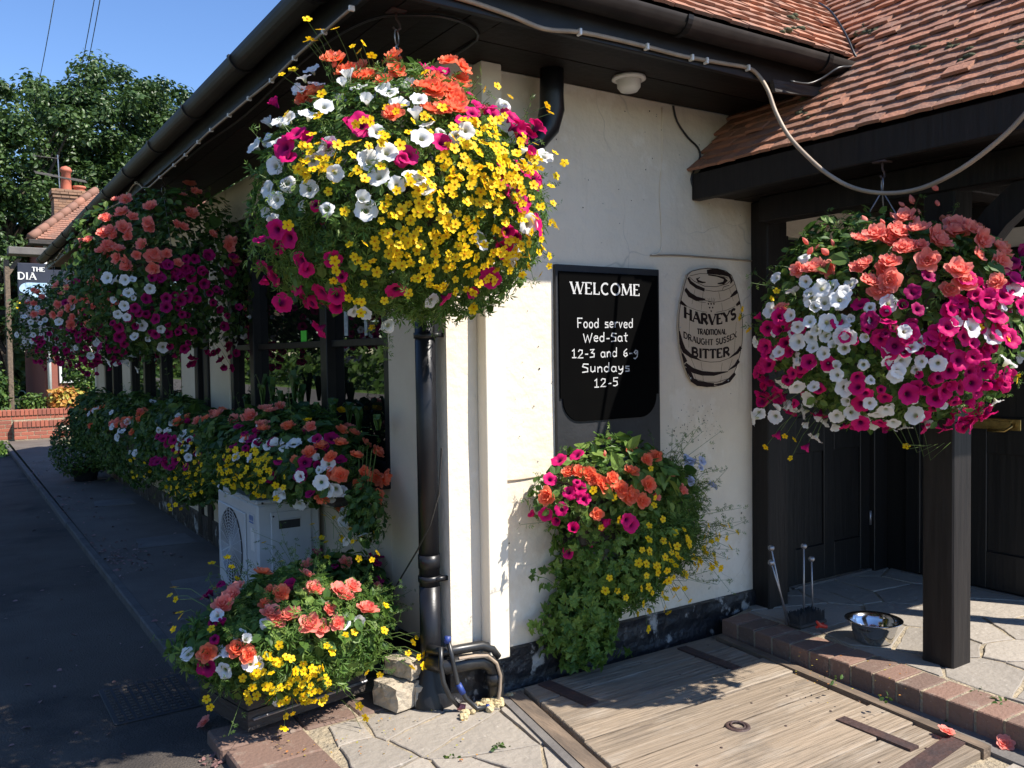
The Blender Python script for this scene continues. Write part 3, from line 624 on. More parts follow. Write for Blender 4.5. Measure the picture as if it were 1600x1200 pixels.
PR = {
 'white_petunia': [proto('white_petunia', *petunia(s, None), WHITE) for s in (1, 2, 3, 4)]+[proto('white_petunia', *petunia(31, None, .8), WHITE), proto('white_petunia', *petunia(32, None, 0, .8), WHITE)],
 'magenta_petunia': [proto('magenta_petunia', *petunia(s, None), MAG) for s in (5, 6, 7, 8)]+[proto('magenta_petunia', *petunia(31, None, .8), MAG), proto('magenta_petunia', *petunia(32, None, 0, .8), MAG)],
 'purple_petunia': [proto('purple_petunia', *petunia(s, None), PUR) for s in (15, 16, 17)]+[proto('purple_petunia', *petunia(31, None, .8), PUR), proto('purple_petunia', *petunia(32, None, 0, .8), PUR)],
 'pale_blue_flower': [proto('pale_blue_flower', *petunia(s, None), BLU) for s in (25,)],
 'yellow_flower': [proto('yellow_flower', *bidens(s), YEL) for s in (1, 2, 3)],
 'coral_begonia': [proto('coral_begonia', *begonia(s), COR) for s in (1, 2, 3)],
 'salmon_begonia': [proto('salmon_begonia', *begonia(s), PNK) for s in (4, 5, 6)],
 'begonia_bud': [proto('begonia_bud', *bud(1), PNK)],
 'marigold': [proto('marigold', *begonia(9), YEL)],
}
SIZE = {'white_petunia': .037, 'magenta_petunia': .039, 'purple_petunia': .038, 'pale_blue_flower': .026, 'yellow_flower': .0172, 'coral_begonia': .044, 'salmon_begonia': .044, 'begonia_bud': .017, 'marigold': .028}
def T_(verts, faces): return np.array(verts, float), faces
OVAL = T_([(0, 0, 0), (.30, .28, .07), (.30, .66, .06), (0, 1, -.10), (-.30, .66, .06), (-.30, .28, .07), (0, .5, -.02)], [(0, 1, 2, 6), (6, 2, 3), (6, 3, 4), (0, 6, 4, 5)])
def feather():
    V = []; F = []
    for (ang, L, w, y0) in ((0, .6, .07, .45), (.75, .5, .06, .4), (-.75, .5, .06, .4), (.95, .4, .055, .1), (-.95, .4, .055, .12)):
        c, s = math.sin(ang), math.cos(ang); b = len(V); n_ = (s, -c)
        V += [(0, y0, 0), (c*L*.5+n_[0]*w, y0+s*L*.5+n_[1]*w, .04), (c*L, y0+s*L, -.03), (c*L*.5-n_[0]*w, y0+s*L*.5-n_[1]*w, .04)]; F.append((b, b+1, b+2, b+3))
    b = len(V); V += [(-.012, -.1, 0), (.012, -.1, 0), (.012, .5, 0), (-.012, .5, 0)]; F.append((b, b+1, b+2, b+3))
    return T_(V, F)
FEATHER = feather()
def ivy():
    V = [(0, .32, 0)]; F = []
    for (ang, L, w) in ((0, .7, .2), (1.05, .5, .17), (-1.05, .5, .17), (2.1, .34, .15), (-2.1, .34, .15)):
        c, s = math.sin(ang), math.cos(ang); b = len(V)
        V += [(c*L*.45+s*w, .32+s*L*.45-c*w, .05), (c*L, .32+s*L, -.05), (c*L*.45-s*w, .32+s*L*.45+c*w, .05)]; F.append((0, b, b+1, b+2))
    return T_(V, F)
IVY = ivy()
SERR = T_([(0, 0, 0), (.34, .12, .08), (.42, .42, .04), (.24, .74, .06), (0, 1.05, -.12), (-.28, .70, .06), (-.36, .36, .04), (-.30, .10, .08)], [(0, 1, 2, 3), (0, 3, 4), (0, 4, 5), (0, 5, 6, 7)])
def frames(nrm, rs):
    n = nrm/np.linalg.norm(nrm, axis=1, keepdims=True); h = rs.normal(size=n.shape); t = h-(h*n).sum(1, keepdims=True)*n; t /= np.linalg.norm(t, axis=1, keepdims=True)
    return np.stack([np.cross(t, n), t, n], axis=2)      # columns: x, y(tip), z(normal)
def leaves_np(tmpl, pos, nrm, size, rs, rnd=None):
    V, F = tmpl; n = len(pos); M3 = frames(nrm, rs); out = np.einsum('nij,kj->nki', M3, V)*size[:, None, None]+pos[:, None, :]; k = len(V)
    FF = [tuple(i+q*k for i in f) for q in range(n) for f in F]; A = np.repeat(rs.random(n) if rnd is None else rnd, k)
    return out.reshape(-1, 3), FF, A
def flower_mats(pos, nrm, size, rs, n):
    return frames(nrm, rs)
def parse(s, ox=0, oy=0, sc=1): return [(ox+float(a.split(',')[0])*sc, oy+float(a.split(',')[1])*sc) for a in s.split()]
def zone(cx, cy, rx, ry, n, rs, ox=0, oy=0, sc=1):
    out = []; tries = 0
    while len(out) < n and tries < n*60:
        tries += 1; a = rs.uniform(0, 2*PI); r = math.sqrt(rs.random()); p = (cx+rx*r*math.cos(a), cy+ry*r*math.sin(a))
        if all(math.hypot(p[0]-q[0], p[1]-q[1]) > (2.2 if tries < n*30 else 1)*math.sqrt(rx*ry/n)*.35 for q in out): out.append(p)
    return [(ox+x*sc, oy+y*sc) for x, y in out]
class Plant:
    """a mass of flowers over an ellipsoid: flowers become parts, leaves one mesh of this thing"""
    def __init__(s, root, c, r, seed, lump=.10, keep=None):
        s.root = root; s.c = np.array(c, float); s.r = np.array(r, float); s.rs = np.random.default_rng(seed); s.lump = lump; s.keep = keep or (lambda p: p[:, 2] > .01)
        s.ph = s.rs.uniform(0, 6.28, 9); s.fl = []; s.st = MB(); s.wires = 0
    def lumpf(s, d):
        d = np.atleast_2d(d); p = s.ph; return 1+s.lump*(np.sin(4*d[:, 0]+p[0]+2*d[:, 2])+np.sin(5*d[:, 1]+p[1]-3*d[:, 0])+np.sin(5*d[:, 2]+p[2]+2*d[:, 1]))/1.6
    def hit(s, px, py):
        r = ray(px, py); r = r/np.linalg.norm(r); o = (CAMP-s.c)/s.r; d = r/s.r; a = d@d; b = 2*o@d; c = o@o-1; D = b*b-4*a*c
        if D >= 0: t = (-b-math.sqrt(D))/(2*a); stray = False
        else: t = -b/(2*a); stray = True
        P = CAMP+r*t; q = (P-s.c)/s.r; L = np.linalg.norm(q)
        n = q/s.r; n /= np.linalg.norm(n); return P, n, stray and L > 1.12
    def put(s, kind, pts, back=0.0, push=.03, face=.55, up=.25, jit=.5, size=1.0):
        for px, py in pts:
            P, n, stray = s.hit(px, py); view = CAMP-P; view /= np.linalg.norm(view)
            nn = n*.8+np.array((0, 0, up))+SUND*.15+view*face*.5+s.rs.normal(0, jit*(1.5 if kind == 'yellow_flower' else 1), 3)*.6; nn /= np.linalg.norm(nn)
            dv = (P-s.c)/s.r; dv = dv/np.linalg.norm(dv); q = s.c+(P-s.c)*(1 if np.linalg.norm((P-s.c)/s.r) > 1.004 else min(max(1.0, float(s.lumpf(dv)[0])*.99), 1.03 if dv[2] > .3 else 1.12))+n*s.rs.uniform(-.015, push)
            if kind == 'yellow_flower': q = q+n*.02
            s.fl.append((kind, q, nn, size*s.rs.uniform(.72, 1.14)))
            if stray or (kind == 'yellow_flower' and s.rs.random() < .5):
                base = s.c+(q-s.c)*(.80 if not stray else .72); mid = (q+base)/2+np.array((0, 0, .02))
                s.st.tube([base, mid, q-nn*.004], .0012, 3, False, s.rs.random())
            if not stray and s.rs.random() < back:
                vv = view; P2 = q+vv*(-2*np.dot(q-s.c, vv)); n2 = n-2*np.dot(n, vv)*vv; s.fl.append((kind, P2+s.rs.normal(0, .03, 3), n2+s.rs.normal(0, .3, 3), size*s.rs.uniform(.84, 1.14)))
    def leaves(s, tmpl, mat, n, size, name='foliage', inner=.55, stretch_dirs=None, upw=.45, jit=.55, frac=None, smooth=False):
        d = s.rs.normal(size=(n, 3)); d /= np.linalg.norm(d, axis=1, keepdims=True)
        if frac is not None: d = d[frac(d)]
        L = s.lumpf(d)*(inner+(1-inner)*np.sqrt(s.rs.random(len(d)))); pos = s.c+d*s.r*L[:, None]
        nn = d/s.r; nn /= np.linalg.norm(nn, axis=1, keepdims=True); nn = nn+np.array((0, 0, upw))+s.rs.normal(0, jit, (len(d), 3))
        k = s.keep(pos); pos, nn = pos[k], nn[k]
        V, F, A = leaves_np(tmpl, pos, nn, size*s.rs.uniform(.6, 1.25, len(pos)), s.rs); return rawmesh(name, V, F, A, mat, s.root)
    def sprigs(s, n, mat, up=.1, length=.12, dirs=None, tmpl=None, lsize=.03):
        """thin wiry shoots that leave the outline, with small leaves"""
        P = []; N = []
        for i in range(n):
            d = s.rs.normal(size=3); d /= np.linalg.norm(d)
            if dirs is not None: d = dirs(d, s.rs); d /= np.linalg.norm(d)
            a = s.c+d*s.r*.85; L = length*s.rs.uniform(.4, 1.4); e = d+np.array((0, 0, s.rs.uniform(-.3, .6)+up)); e /= np.linalg.norm(e)
            b = a+e*L*.6+s.rs.normal(0, .01, 3); c = b+(e+s.rs.normal(0, .4, 3))*L*.5
            if not s.keep(np.array([a, b, c])).all(): continue
            s.st.tube([a, b, c], [.0014, .0012, .0008], 3, False, s.rs.random())
            for t in (.25, .55, .8, 1.0):
                for _ in range(2): P.append(a+(c-a)*t+s.rs.normal(0, .006, 3)); N.append(e+s.rs.normal(0, .9, 3))
        if P: V, F, A = leaves_np(tmpl or FEATHER, np.array(P), np.array(N), lsize*s.rs.uniform(.6, 1.3, len(P)), s.rs); rawmesh('sprigs', V, F, A, mat, s.root)['kind'] = 'stuff'
    def finish(s, cap=100, stems=True):
        kinds = {}
        for f in s.fl: kinds.setdefault(f[0], []).append(f)
        w = wloc(s.root)
        for kind, L in kinds.items():
            L = [f for f in L if s.keep(np.array([f[1]]))[0]]
            L.sort(key=lambda f: np.linalg.norm(f[1]-CAMP))
            rest = []
            for i, (kd, P, n, sz) in enumerate(L):
                vs = PR[kind]; m, V, F, A = vs[s.rs.integers(len(vs))]; R3 = frames(np.array([n]), s.rs)[0]; S = SIZE[kind]*sz
                if kind == 'begonia_bud': R3 = frames(np.array([[s.rs.normal(0, .5), s.rs.normal(0, .5), 1]]), s.rs)[0]
                if i < cap:
                    o = bpy.data.objects.new(kind, m); COL.objects.link(o); o.parent = s.root
                    o.matrix_local = Matrix.Translation(Vector(P-w)) @ Matrix(R3.tolist()).to_4x4() @ Matrix.Scale(S, 4)
                else: rest.append((V@R3.T*S+P, F, A))
            if rest:
                mb = MB()
                for V, F, A in rest: mb.add(V, F, A)
                V = np.concatenate(mb.v); m = bpy.data.meshes.new(kind+'_mass'); m.from_pydata((V-w).tolist(), [], mb.f)
                a = m.attributes.new('rad', 'FLOAT', 'POINT'); a.data.foreach_set('value', np.concatenate(mb.a).astype(np.float32)); m.materials.append(PR[kind][0][0].materials[0]); m.update()
                o = bpy.data.objects.new(kind+'_mass', m); COL.objects.link(o); o.parent = s.root; o['kind'] = 'stuff'
        if stems and s.st.n: s.st.build('stems', stemm, s.root, kind='stuff')
def hang_hardware(root, hook, rimz, c, r):
    h = MB(); hx, hy, hz = hook; h.box(hx-.03, hy-.03, hz-.006, hx+.03, hy+.03, hz); h.tube([(hx, hy, hz), (hx, hy, hz-.03), (hx+.012, hy, hz-.045), (hx+.016, hy, hz-.062), (hx, hy, hz-.075), (hx-.014, hy, hz-.062)], .005, 6); h.build('hook', ironm, root, True)
    rg = MB(); pts = [(hx+.020*math.cos(a)*.75, hy+.014*math.cos(a), hz-.098+.028*math.sin(a)) for a in np.linspace(0, 2*PI, 17)]; rg.tube(pts, .0028, 6, False); rg.build('ring', galv, root, True)
    for k in range(3):
        a = 2*PI*k/3+.5; ch = MB(); ch.tube([(hx, hy, hz-.124), (c[0]+r*math.cos(a), c[1]+r*math.sin(a), rimz)], .0026, 5); ch.build('chain', galv, root)
    b = MB(); b.lathe((c[0], c[1], rimz), [(.0, -.02), (r*.9, -.02), (r, .0), (r*1.02, -.01), (r*.97, -.08), (r*.8, -.16), (r*.45, -.22), (.0, -.235)], 20); b.build('basket', soilm, root, True)

# ================================================================ B1: the big front basket
c1 = (-.40, -.40, 2.10)
B1 = thing('hanging_basket', 'large sunlit hanging basket at the corner, mostly yellow blooms with white, magenta and coral', 'flower basket', (-.395, -.40, 2.1), 'hanging flower baskets')
hang_hardware(B1, (-.395, -.37, 2.832), 2.24, c1, .22)
p = Plant(B1, c1, (.545, .545, .445), 11, .075); k1 = dict(ox=350, oy=0, sc=.4334)
p.put('coral_begonia', parse('610,220 625,285 575,305 480,275 440,265 520,265 320,345 290,360 760,345 800,330 840,360 740,385 790,395 850,300 610,415 720,330 760,300 830,390 400,240 850,270', **k1), .5)
p.put('white_petunia', parse('300,300 340,310 410,340 375,405 300,400 460,310 490,320 580,345 630,370 520,380 700,375 690,410 730,455 710,510 790,460 830,480 550,475 220,450 240,440 170,505 120,530 190,600 220,655 200,720 150,680 145,770 180,800 325,580 370,530 525,578 558,638 590,560 625,670 685,645 725,675 520,755 390,750 305,680 420,635 260,745 930,870 1090,530 1140,570 1050,910 510,1115 475,1125 585,1170 750,1090 510,715 670,300 1000,390 1040,945 1060,800 190,430 270,310 440,330 600,360 860,490', **k1), .45)
p.put('magenta_petunia', parse('775,265 870,320 890,415 945,390 920,380 1010,400 1040,420 1060,470 1100,480 1115,470 500,460 445,430 200,390 295,495 270,490 390,520 230,540 240,570 665,560 640,580 780,520 1060,610 1090,650 1005,660 1050,730 1090,800 1010,830 1050,850 1000,890 1020,900 960,1000 890,1050 795,1065 620,1060 330,735 195,890 220,860 170,850 310,960 390,940 430,980 260,1035 320,1085 230,1070 405,1070 280,1090 350,1060 180,960 160,1000 190,990 290,930 410,1100 215,820 250,850 790,250 740,290 970,420 860,440 1080,440 1000,600 1080,560 1030,700', **k1), .35)
rs = p.rs
p.put('yellow_flower', zone(830, 800, 270, 235, 190, rs, **k1)+zone(950, 560, 190, 120, 76, rs, **k1)+zone(1085, 800, 75, 240, 34, rs, **k1)+zone(450, 580, 210, 80, 22, rs, **k1)+zone(520, 970, 120, 120, 18, rs, **k1)+zone(620, 450, 170, 60, 10, rs, **k1)+zone(340, 600, 60, 80, 12, rs, **k1)+zone(620, 650, 450, 430, 26, rs, **k1)+parse('410,130 360,145 305,165 340,185 490,195 510,200 310,95 260,270 230,300 980,320 930,340 1025,360 1130,415 1185,555 1190,600 1180,640 385,255 430,240 540,250 1150,430 890,1100 885,1075 330,190 470,195', **k1), .25)
p.put('begonia_bud', parse('395,195 400,235 620,250 700,290', **k1), 0)
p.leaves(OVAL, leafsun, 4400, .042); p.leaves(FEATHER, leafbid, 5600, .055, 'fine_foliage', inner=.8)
p.sprigs(130, leafbid, length=.10); p.finish()
# ================================================================ B2: porch basket
c2 = (1.53, -1.10, 1.67)
B2 = thing('hanging_basket', 'hanging basket under the porch eave, salmon begonias above white and magenta petunias', 'flower basket', (1.53, -1.10, 1.65), 'hanging flower baskets')
hang_hardware(B2, (1.53, -1.10, 2.345), 1.86, c2, .22)
p = Plant(B2, c2, (.54, .54, .465), 12, .06); k2 = dict(ox=1150, oy=290, sc=.375); rs = p.rs
p.put('salmon_begonia', parse('515,215 580,225 675,210 700,160 690,280 640,330 540,335 510,345 600,440 640,400 560,405 625,350 770,255 830,215 920,190 905,170 990,260 1060,290 1060,340 905,370 890,430 930,410 380,340 270,360 790,325 750,210 980,310 1040,420 195,510 640,220 710,260 850,240 950,210 610,420 660,200 900,200 325,345', **k2), .5)
p.put('begonia_bud', parse('690,75 725,80 840,68 765,105 650,135 610,170 535,140 750,155 370,148 295,240 335,250 322,288 380,290 400,232', **k2), .3, size=1.25)
p.put('white_petunia', parse('290,300 475,405 370,415 320,450 300,408 225,430 375,485 330,500 445,480 475,555 330,565 390,570 240,610 340,600 375,625 445,600 540,630 325,670 375,690 455,675 250,725 310,735 370,760 420,745 425,780 265,830 335,820 455,840 570,790 695,735 765,725 750,775 630,725 830,730 660,780 770,645 880,610 965,590 910,570 850,890 560,885 460,900 425,950 410,1005 245,940 280,940 295,990 165,960 115,930 85,955 335,1040 535,970 585,940 635,945 655,985 705,1015 740,940 560,1000 1110,720 1065,885 1105,445 1160,435 1080,500 170,385 85,650 165,700 185,830 740,890 800,1000 1060,625', **k2), .4, size=.96)
p.put('magenta_petunia', zone(170, 600, 90, 90, 12, rs, **k2)+zone(160, 790, 90, 120, 13, rs, **k2)+zone(960, 700, 160, 320, 62, rs, **k2)+zone(1080, 520, 90, 150, 16, rs, **k2)+zone(830, 960, 80, 60, 6, rs, **k2)+parse('625,525 605,640 660,590 720,615 700,690 640,690 490,640 510,820 620,890 715,850 780,830 770,680 270,785 180,1030 290,1095 100,860 170,880 250,890 960,950 890,520 515,490', **k2), .4, size=.98)
p.put('purple_petunia', parse('730,450 755,515 800,380 620,610 700,640 660,660 1110,250 1180,300 620,1020 560,560 740,580 690,500 1120,330 1080,380', **k2), .5)
p.put('white_petunia', zone(420, 720, 330, 320, 22, rs, **k2)+zone(300, 560, 160, 180, 10, rs, **k2), .3, size=.92); p.put('magenta_petunia', zone(480, 760, 380, 260, 26, rs, **k2), .3, size=.92)
p.put('yellow_flower', parse('185,480 200,450 85,600 225,1010 265,1020 140,1065 240,1110 1110,780 1100,630 1010,590 705,1055 40,550 75,520', **k2), .4)
p.leaves(OVAL, leafsun, 5200, .042); p.leaves(SERR, leafdark, 500, .075, 'begonia_leaves', inner=.8, frac=lambda d: d[:, 2] > .35)
p.leaves(FEATHER, leafbid, 900, .045, 'fine_foliage', inner=.85); p.sprigs(60, leafbid, length=.10)
mb = p.st
for k in range(5): mb.tube([tuple(np.array(c2)+np.array((-.12+.06*k, -.1, -.42))), tuple(np.array(c2)+np.array((-.10+.05*k, -.16, -.52-.02*k))), tuple(np.array(c2)+np.array((.02+.05*k, -.18, -.53)))], .0014, 3, False)
p.finish()
# ================================================================ B3.. along the facade
def row_basket(label, c, r, seed, lists, zones, leaves=4200):
    root = thing('hanging_basket', label, 'flower basket', (c[0], c[1], c[2]-.05), 'hanging flower baskets')
    hang_hardware(root, (c[0], c[1], 2.832), c[2]+.18, c, .22)
    p = Plant(root, c, r, seed, .08)
    for kind, pts in lists: p.put(kind, pts, .45)
    for kind, zs in zones:
        for z in zs: p.put(kind, zone(*z[:5], p.rs), .35)
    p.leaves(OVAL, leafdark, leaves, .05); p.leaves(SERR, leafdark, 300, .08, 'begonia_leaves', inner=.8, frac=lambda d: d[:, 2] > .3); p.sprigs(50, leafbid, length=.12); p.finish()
k5 = dict(ox=0, oy=380, sc=.2834); k0 = dict(ox=0, oy=0, sc=1/3)
row_basket('big shaded hanging basket of salmon begonias above purple petunias, second from the pub corner', (-.50, 3.15, 2.14), (.60, .64, .60), 13,
 [('salmon_begonia', parse('545,930 590,935 560,1000 500,1030 530,1090 590,1080 540,1110 510,1150 415,1120 630,1030 710,980 695,1050 700,1065 850,925 910,930 830,1055 860,1070 890,1010 995,1100 1070,1140 670,1150 730,1190 560,1170 580,1000 600,1110 480,1090', **k0)+parse('600,20 700,100 870,80 760,70 980,110 1250,20 1290,90 850,140 640,80 560,40 690,130 830,70 920,60', **k5)),
  ('white_petunia', parse('740,195 700,200 830,250 720,265 755,290 705,330 665,380 720,385 650,300 640,200 1330,385 1390,485 1290,510 1250,530 1330,500 890,455 785,445 750,495 820,510 645,650 690,640 600,650 750,710 900,570 590,190 700,670', **k5))],
 [('purple_petunia', [(300, 480, 72, 92, 46), (205, 520, 40, 55, 16), (270, 430, 40, 20, 8), (350, 555, 25, 22, 9), (330, 420, 50, 40, 10)])])
row_basket('shaded hanging basket of coral and white blooms, third from the pub corner', (-.42, 6.1, 2.08), (.55, .6, .58), 14,
 [('white_petunia', parse('560,330 430,560 365,420 410,350 290,640 510,595 540,540', **k5))],
 [('salmon_begonia', [(135, 470, 60, 38, 28)]), ('purple_petunia', [(150, 545, 55, 40, 40), (160, 470, 60, 60, 20)]), ('white_petunia', [(150, 520, 50, 60, 4)])], 3400)
row_basket('hanging basket farthest along the shaded eave, white petunias on its left by the pub sign', (-.60, 9.2, 2.02), (.55, .6, .52), 15,
 [], [('white_petunia', [(48, 505, 26, 38, 17)]), ('salmon_begonia', [(80, 475, 40, 30, 14)]), ('purple_petunia', [(95, 545, 50, 36, 40)]), ('yellow_flower', [(30, 480, 10, 10, 4)])], 2600)
# ================================================================ window boxes
def window_box(label, y0, y1, zc, rz, seed, lists, zones, leaves, xr=.30, cx=-.22):
    root = thing('window_box', label, 'window box', (-.15, (y0+y1)/2, .6), 'flower boxes along the windows')
    t = MB(); t.bev(-.26, y0+.08, zc-.20, -.052, y1-.08, zc+.0, .008); t.build('trough', trough, root)
    p = Plant(root, (cx, (y0+y1)/2, zc), (xr, (y1-y0)/2*1.12, rz), seed, .10, lambda q: (q[:, 0] < -.02) & (q[:, 2] > .02))
    for kind, pts in lists: p.put(kind, pts, 0)
    for kind, zs in zones:
        for z in zs: p.put(kind, zone(*z[:5], p.rs), 0)
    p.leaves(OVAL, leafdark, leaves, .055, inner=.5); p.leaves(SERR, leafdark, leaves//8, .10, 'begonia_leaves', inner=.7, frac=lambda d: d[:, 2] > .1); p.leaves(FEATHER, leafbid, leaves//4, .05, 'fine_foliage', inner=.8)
    p.sprigs(70, leafbid, length=.14); p.finish(); return root
k6 = dict(ox=340, oy=440, sc=.35)
window_box('window box nearest the downpipe with orange begonias, above the white metal unit', .62, 2.7, 1.0, .25, 21,
 [('coral_begonia', parse('550,745 610,795 715,760 710,700 510,855 555,860 620,895 660,860 745,875 705,960 450,945 535,985 735,765 695,965 720,750 640,850 700,870', **k6)), ('salmon_begonia', parse('230,580 150,610 240,590 420,670 280,570 120,600 70,610 20,615 200,635 300,640 210,575 590,650', **k6)),
  ('white_petunia', parse('305,912 275,925 355,965 440,780 495,815 435,880 465,910 525,910 555,915 510,955 600,1005 640,995 560,1020 610,1060 565,1080 650,1105 170,720 270,730 290,715 350,730 90,780 580,1130', **k6)),
  ('marigold', parse('455,590 545,590 400,640 665,665', **k6)), ('purple_petunia', parse('480,740 400,910 355,850 230,880 130,680 420,730 510,710 70,740 380,850 150,700 450,720 100,650', **k6))],
 [('yellow_flower', [(385, 725, 45, 34, 62), (420, 740, 30, 30, 18), (300, 740, 30, 55, 22), (560, 840, 35, 40, 8)]), ('white_petunia', [(440, 700, 110, 40, 9)]), ('coral_begonia', [(470, 690, 110, 40, 10)]), ('purple_petunia', [(440, 710, 120, 45, 12)])], 4600, .32, -.23)
_wb = [o for o in COL.objects if o.name.startswith('window_box')][0]; _q = at(570, 800, 'x', -.20); p = Plant(_wb, _q, (.09, .14, .16), 25, .1, lambda q: q[:, 0] < -.02); p.leaves(OVAL, leafdark, 420, .045, inner=.2); p.leaves(FEATHER, leafbid, 160, .045, 'fine_foliage', inner=.3)
for _k in range(5): p.st.tube([_q+np.array((.02, .05*(_k-2), .30)), _q+np.array((0, .03*(_k-2), .1)), _q+np.array((-.02, .04*(_k-2), -.12))], .002, 4, False)
p.finish()
window_box('window box behind the white metal unit, shaded salmon begonias with trailing yellow flowers', 2.8, 5.0, .84, .42, 22,
 [('salmon_begonia', parse('1400,970 1215,975 1095,990 1450,930 1290,1020 1280,960 1130,1005 1190,985 1230,1050 1340,950 1180,940', **k5)), ('white_petunia', parse('1010,1050 895,1040 1040,1080 1020,1130 1140,1125 1180,1115 1410,1105 1050,1180 940,990 920,1040 1000,960', **k5))],
 [('purple_petunia', [(270, 690, 26, 12, 9), (255, 715, 20, 14, 7), (370, 700, 20, 12, 6)]), ('yellow_flower', [(300, 725, 30, 50, 30), (330, 700, 30, 22, 16), (275, 770, 14, 30, 8)]), ('white_petunia', [(310, 690, 50, 40, 12)]), ('coral_begonia', [(320, 665, 50, 25, 12)]), ('purple_petunia', [(300, 700, 50, 40, 12)])], 4200)
window_box('window box in deep shade, mostly leaves, at the middle of the facade', 5.1, 7.4, .76, .46, 23,
 [('salmon_begonia', parse('640,990 700,1000 780,940 660,985 630,1000', **k5)), ('white_petunia', parse('775,1030 755,1065 620,935 840,880 760,1060', **k5))],
 [('purple_petunia', [(240, 690, 30, 30, 14)]), ('yellow_flower', [(220, 720, 20, 20, 10)]), ('white_petunia', [(215, 680, 40, 30, 14)]), ('coral_begonia', [(225, 665, 40, 24, 14)])], 3600)
window_box('window box farthest along the facade near the round bush, small pale flowers', 7.5, 9.7, .72, .42, 24,
 [('white_petunia', parse('550,915 540,960 570,940 530,930', **k5)), ('salmon_begonia', parse('600,880 560,1000', **k5))], [('white_petunia', [(160, 660, 26, 26, 12)]), ('coral_begonia', [(165, 655, 26, 24, 10)]), ('purple_petunia', [(165, 670, 24, 24, 8)])], 2800)
bush = thing('round_bush', 'small dark rounded bush in a black pot on the pavement past the window boxes', 'bush', (-.34, 8.9, 0))
pot = MB(); pot.lathe((-.34, 8.9, 0), [(0, .005), (.13, .005), (.17, .2), (.18, .21), (.16, .2), (0, .19)], 20); pot.build('pot', plastic if False else frameb, bush, True)
p = Plant(bush, (-.30, 8.9, .46), (.44, .6, .42), 31, .08); p.leaves(OVAL, leafdark, 4200, .045, inner=.6); p.finish()
# broad-leaved plants standing before the window
sp = thing('leafy_plant', 'dark strap-leaved plants standing up against the window panes above the nearest window box', 'plant', (-.12, 1.5, .8))
rs = np.random.default_rng(5); mb = MB()
for (px, py, h) in ((410, 610, .26), (425, 605, .22), (460, 603, .28), (470, 615, .2), (520, 625, .16), (545, 630, .14), (560, 640, .15), (590, 640, .12), (440, 620, .2), (495, 625, .12), (385, 620, .15)):
    P = at(px, py, 'x', -.1)
    for k in range(7):
        a = rs.uniform(0, 6.28); L = h*rs.uniform(.45, .8); out = np.array((.35*math.cos(a), math.sin(a), 0))*L*.55; w_ = .022; side = np.array((-math.sin(a)*.4, math.cos(a), 0))*w_*1.7
        if out[0] > .04: out[0] *= .2
        b0 = P-np.array((0, 0, .1)); q = [b0, b0+out*.35+np.array((0, 0, L*.7)), b0+out*.8+np.array((0, 0, L)), b0+out*1.25+np.array((0, 0, L*.85))]; V = []
        for j, (c, w2) in enumerate(zip(q, (.5, 1, .8, .05))): V += [c-side*w2, c+side*w2]
        mb.add(V, [(0, 1, 3, 2), (2, 3, 5, 4), (4, 5, 7, 6)])
mb.build('leaves', leafdark, sp)
# ================================================================ corner trough
tr = thing('flower_trough', 'dark timber flower trough on the ground at the pub corner, coral, white and yellow blooms', 'flower trough', (-.55, .3, 0))
mb = MB()
qa, qb = np.array((-.86, .16, .0)), np.array((-.29, .28, .0)); dq = (qb-qa)/np.linalg.norm(qb-qa); nq = np.array((-dq[1], dq[0], 0))
def tb(a0, a1, d0, d1, z0, z1):
    c = [qa+dq*a0+nq*d0, qa+dq*a1+nq*d0, qa+dq*a1+nq*d1, qa+dq*a0+nq*d1]; mb.hexa([(*x[:2], z0) for x in c]+[(*x[:2], z1) for x in c])
Lq = float(np.linalg.norm(qb-qa))
for k in range(4):
    z0 = .03+k*.085; tb(0, Lq, 0, .022, z0, z0+.079); tb(0, Lq, .40, .422, z0, z0+.079); tb(-.001, .021, .023, .399, z0, z0+.079); tb(Lq-.021, Lq+.001, .023, .399, z0, z0+.079)
tb(.03, Lq-.03, .03, .39, .02, .33)
mb.build('trough', trough, tr)
mb = MB(); mb.tube([qa+dq*.02+np.array((0, 0, .075))-nq*.006, qb+np.array((0, 0, .075))-nq*.006], .006, 6); mb.build('rim_wire', galv, tr)
p = Plant(tr, (-.62, .30, .36), (.43, .34, .235), 41, .10, lambda q: (q[:, 2] > .03)); k7 = dict(ox=250, oy=740, sc=1/3); rs = p.rs
p.put('salmon_begonia', parse('710,545 680,490 830,580 860,605 950,645 700,715 745,725 810,715 780,655 605,665 550,680 520,665 305,630 365,560 885,555 350,590 820,560 720,560', **k7)); p.put('coral_begonia', parse('490,500 515,540 570,580 360,820 415,840 235,840 490,600 420,850', **k7), size=.85)
p.put('white_petunia', parse('180,835 280,680 370,755 305,920 315,835 250,840 445,895 850,700 920,695 770,605 500,700 560,1050 410,780 430,880', **k7)); p.put('purple_petunia', parse('240,560 290,540 330,570 220,580 610,545 220,920 270,780 300,700 230,900 250,700', **k7))
p.put('yellow_flower', zone(600, 960, 210, 105, 62, rs, **k7)+parse('1025,635 855,760 900,745 1015,735 560,805 505,850 590,850 775,805 800,830 935,890 1015,920 1160,780 1130,820 1190,820 1200,850 1160,755 1205,875 1150,880 1255,760 915,1040 945,1095 925,1135 590,1110 620,1095 580,1140 60,585 70,540 90,605 120,685 135,680 140,740 130,760 95,800 235,1025 250,1060 325,420 345,465 575,455 260,460 365,500 260,740', **k7), size=1.05)
p.leaves(OVAL, leafsun, 2400, .05); p.leaves(FEATHER, leafbid, 2800, .062, 'fine_foliage', inner=.75); p.leaves(SERR, leafbid, 180, .08, 'begonia_leaves', inner=.8, frac=lambda d: d[:, 2] > .1)
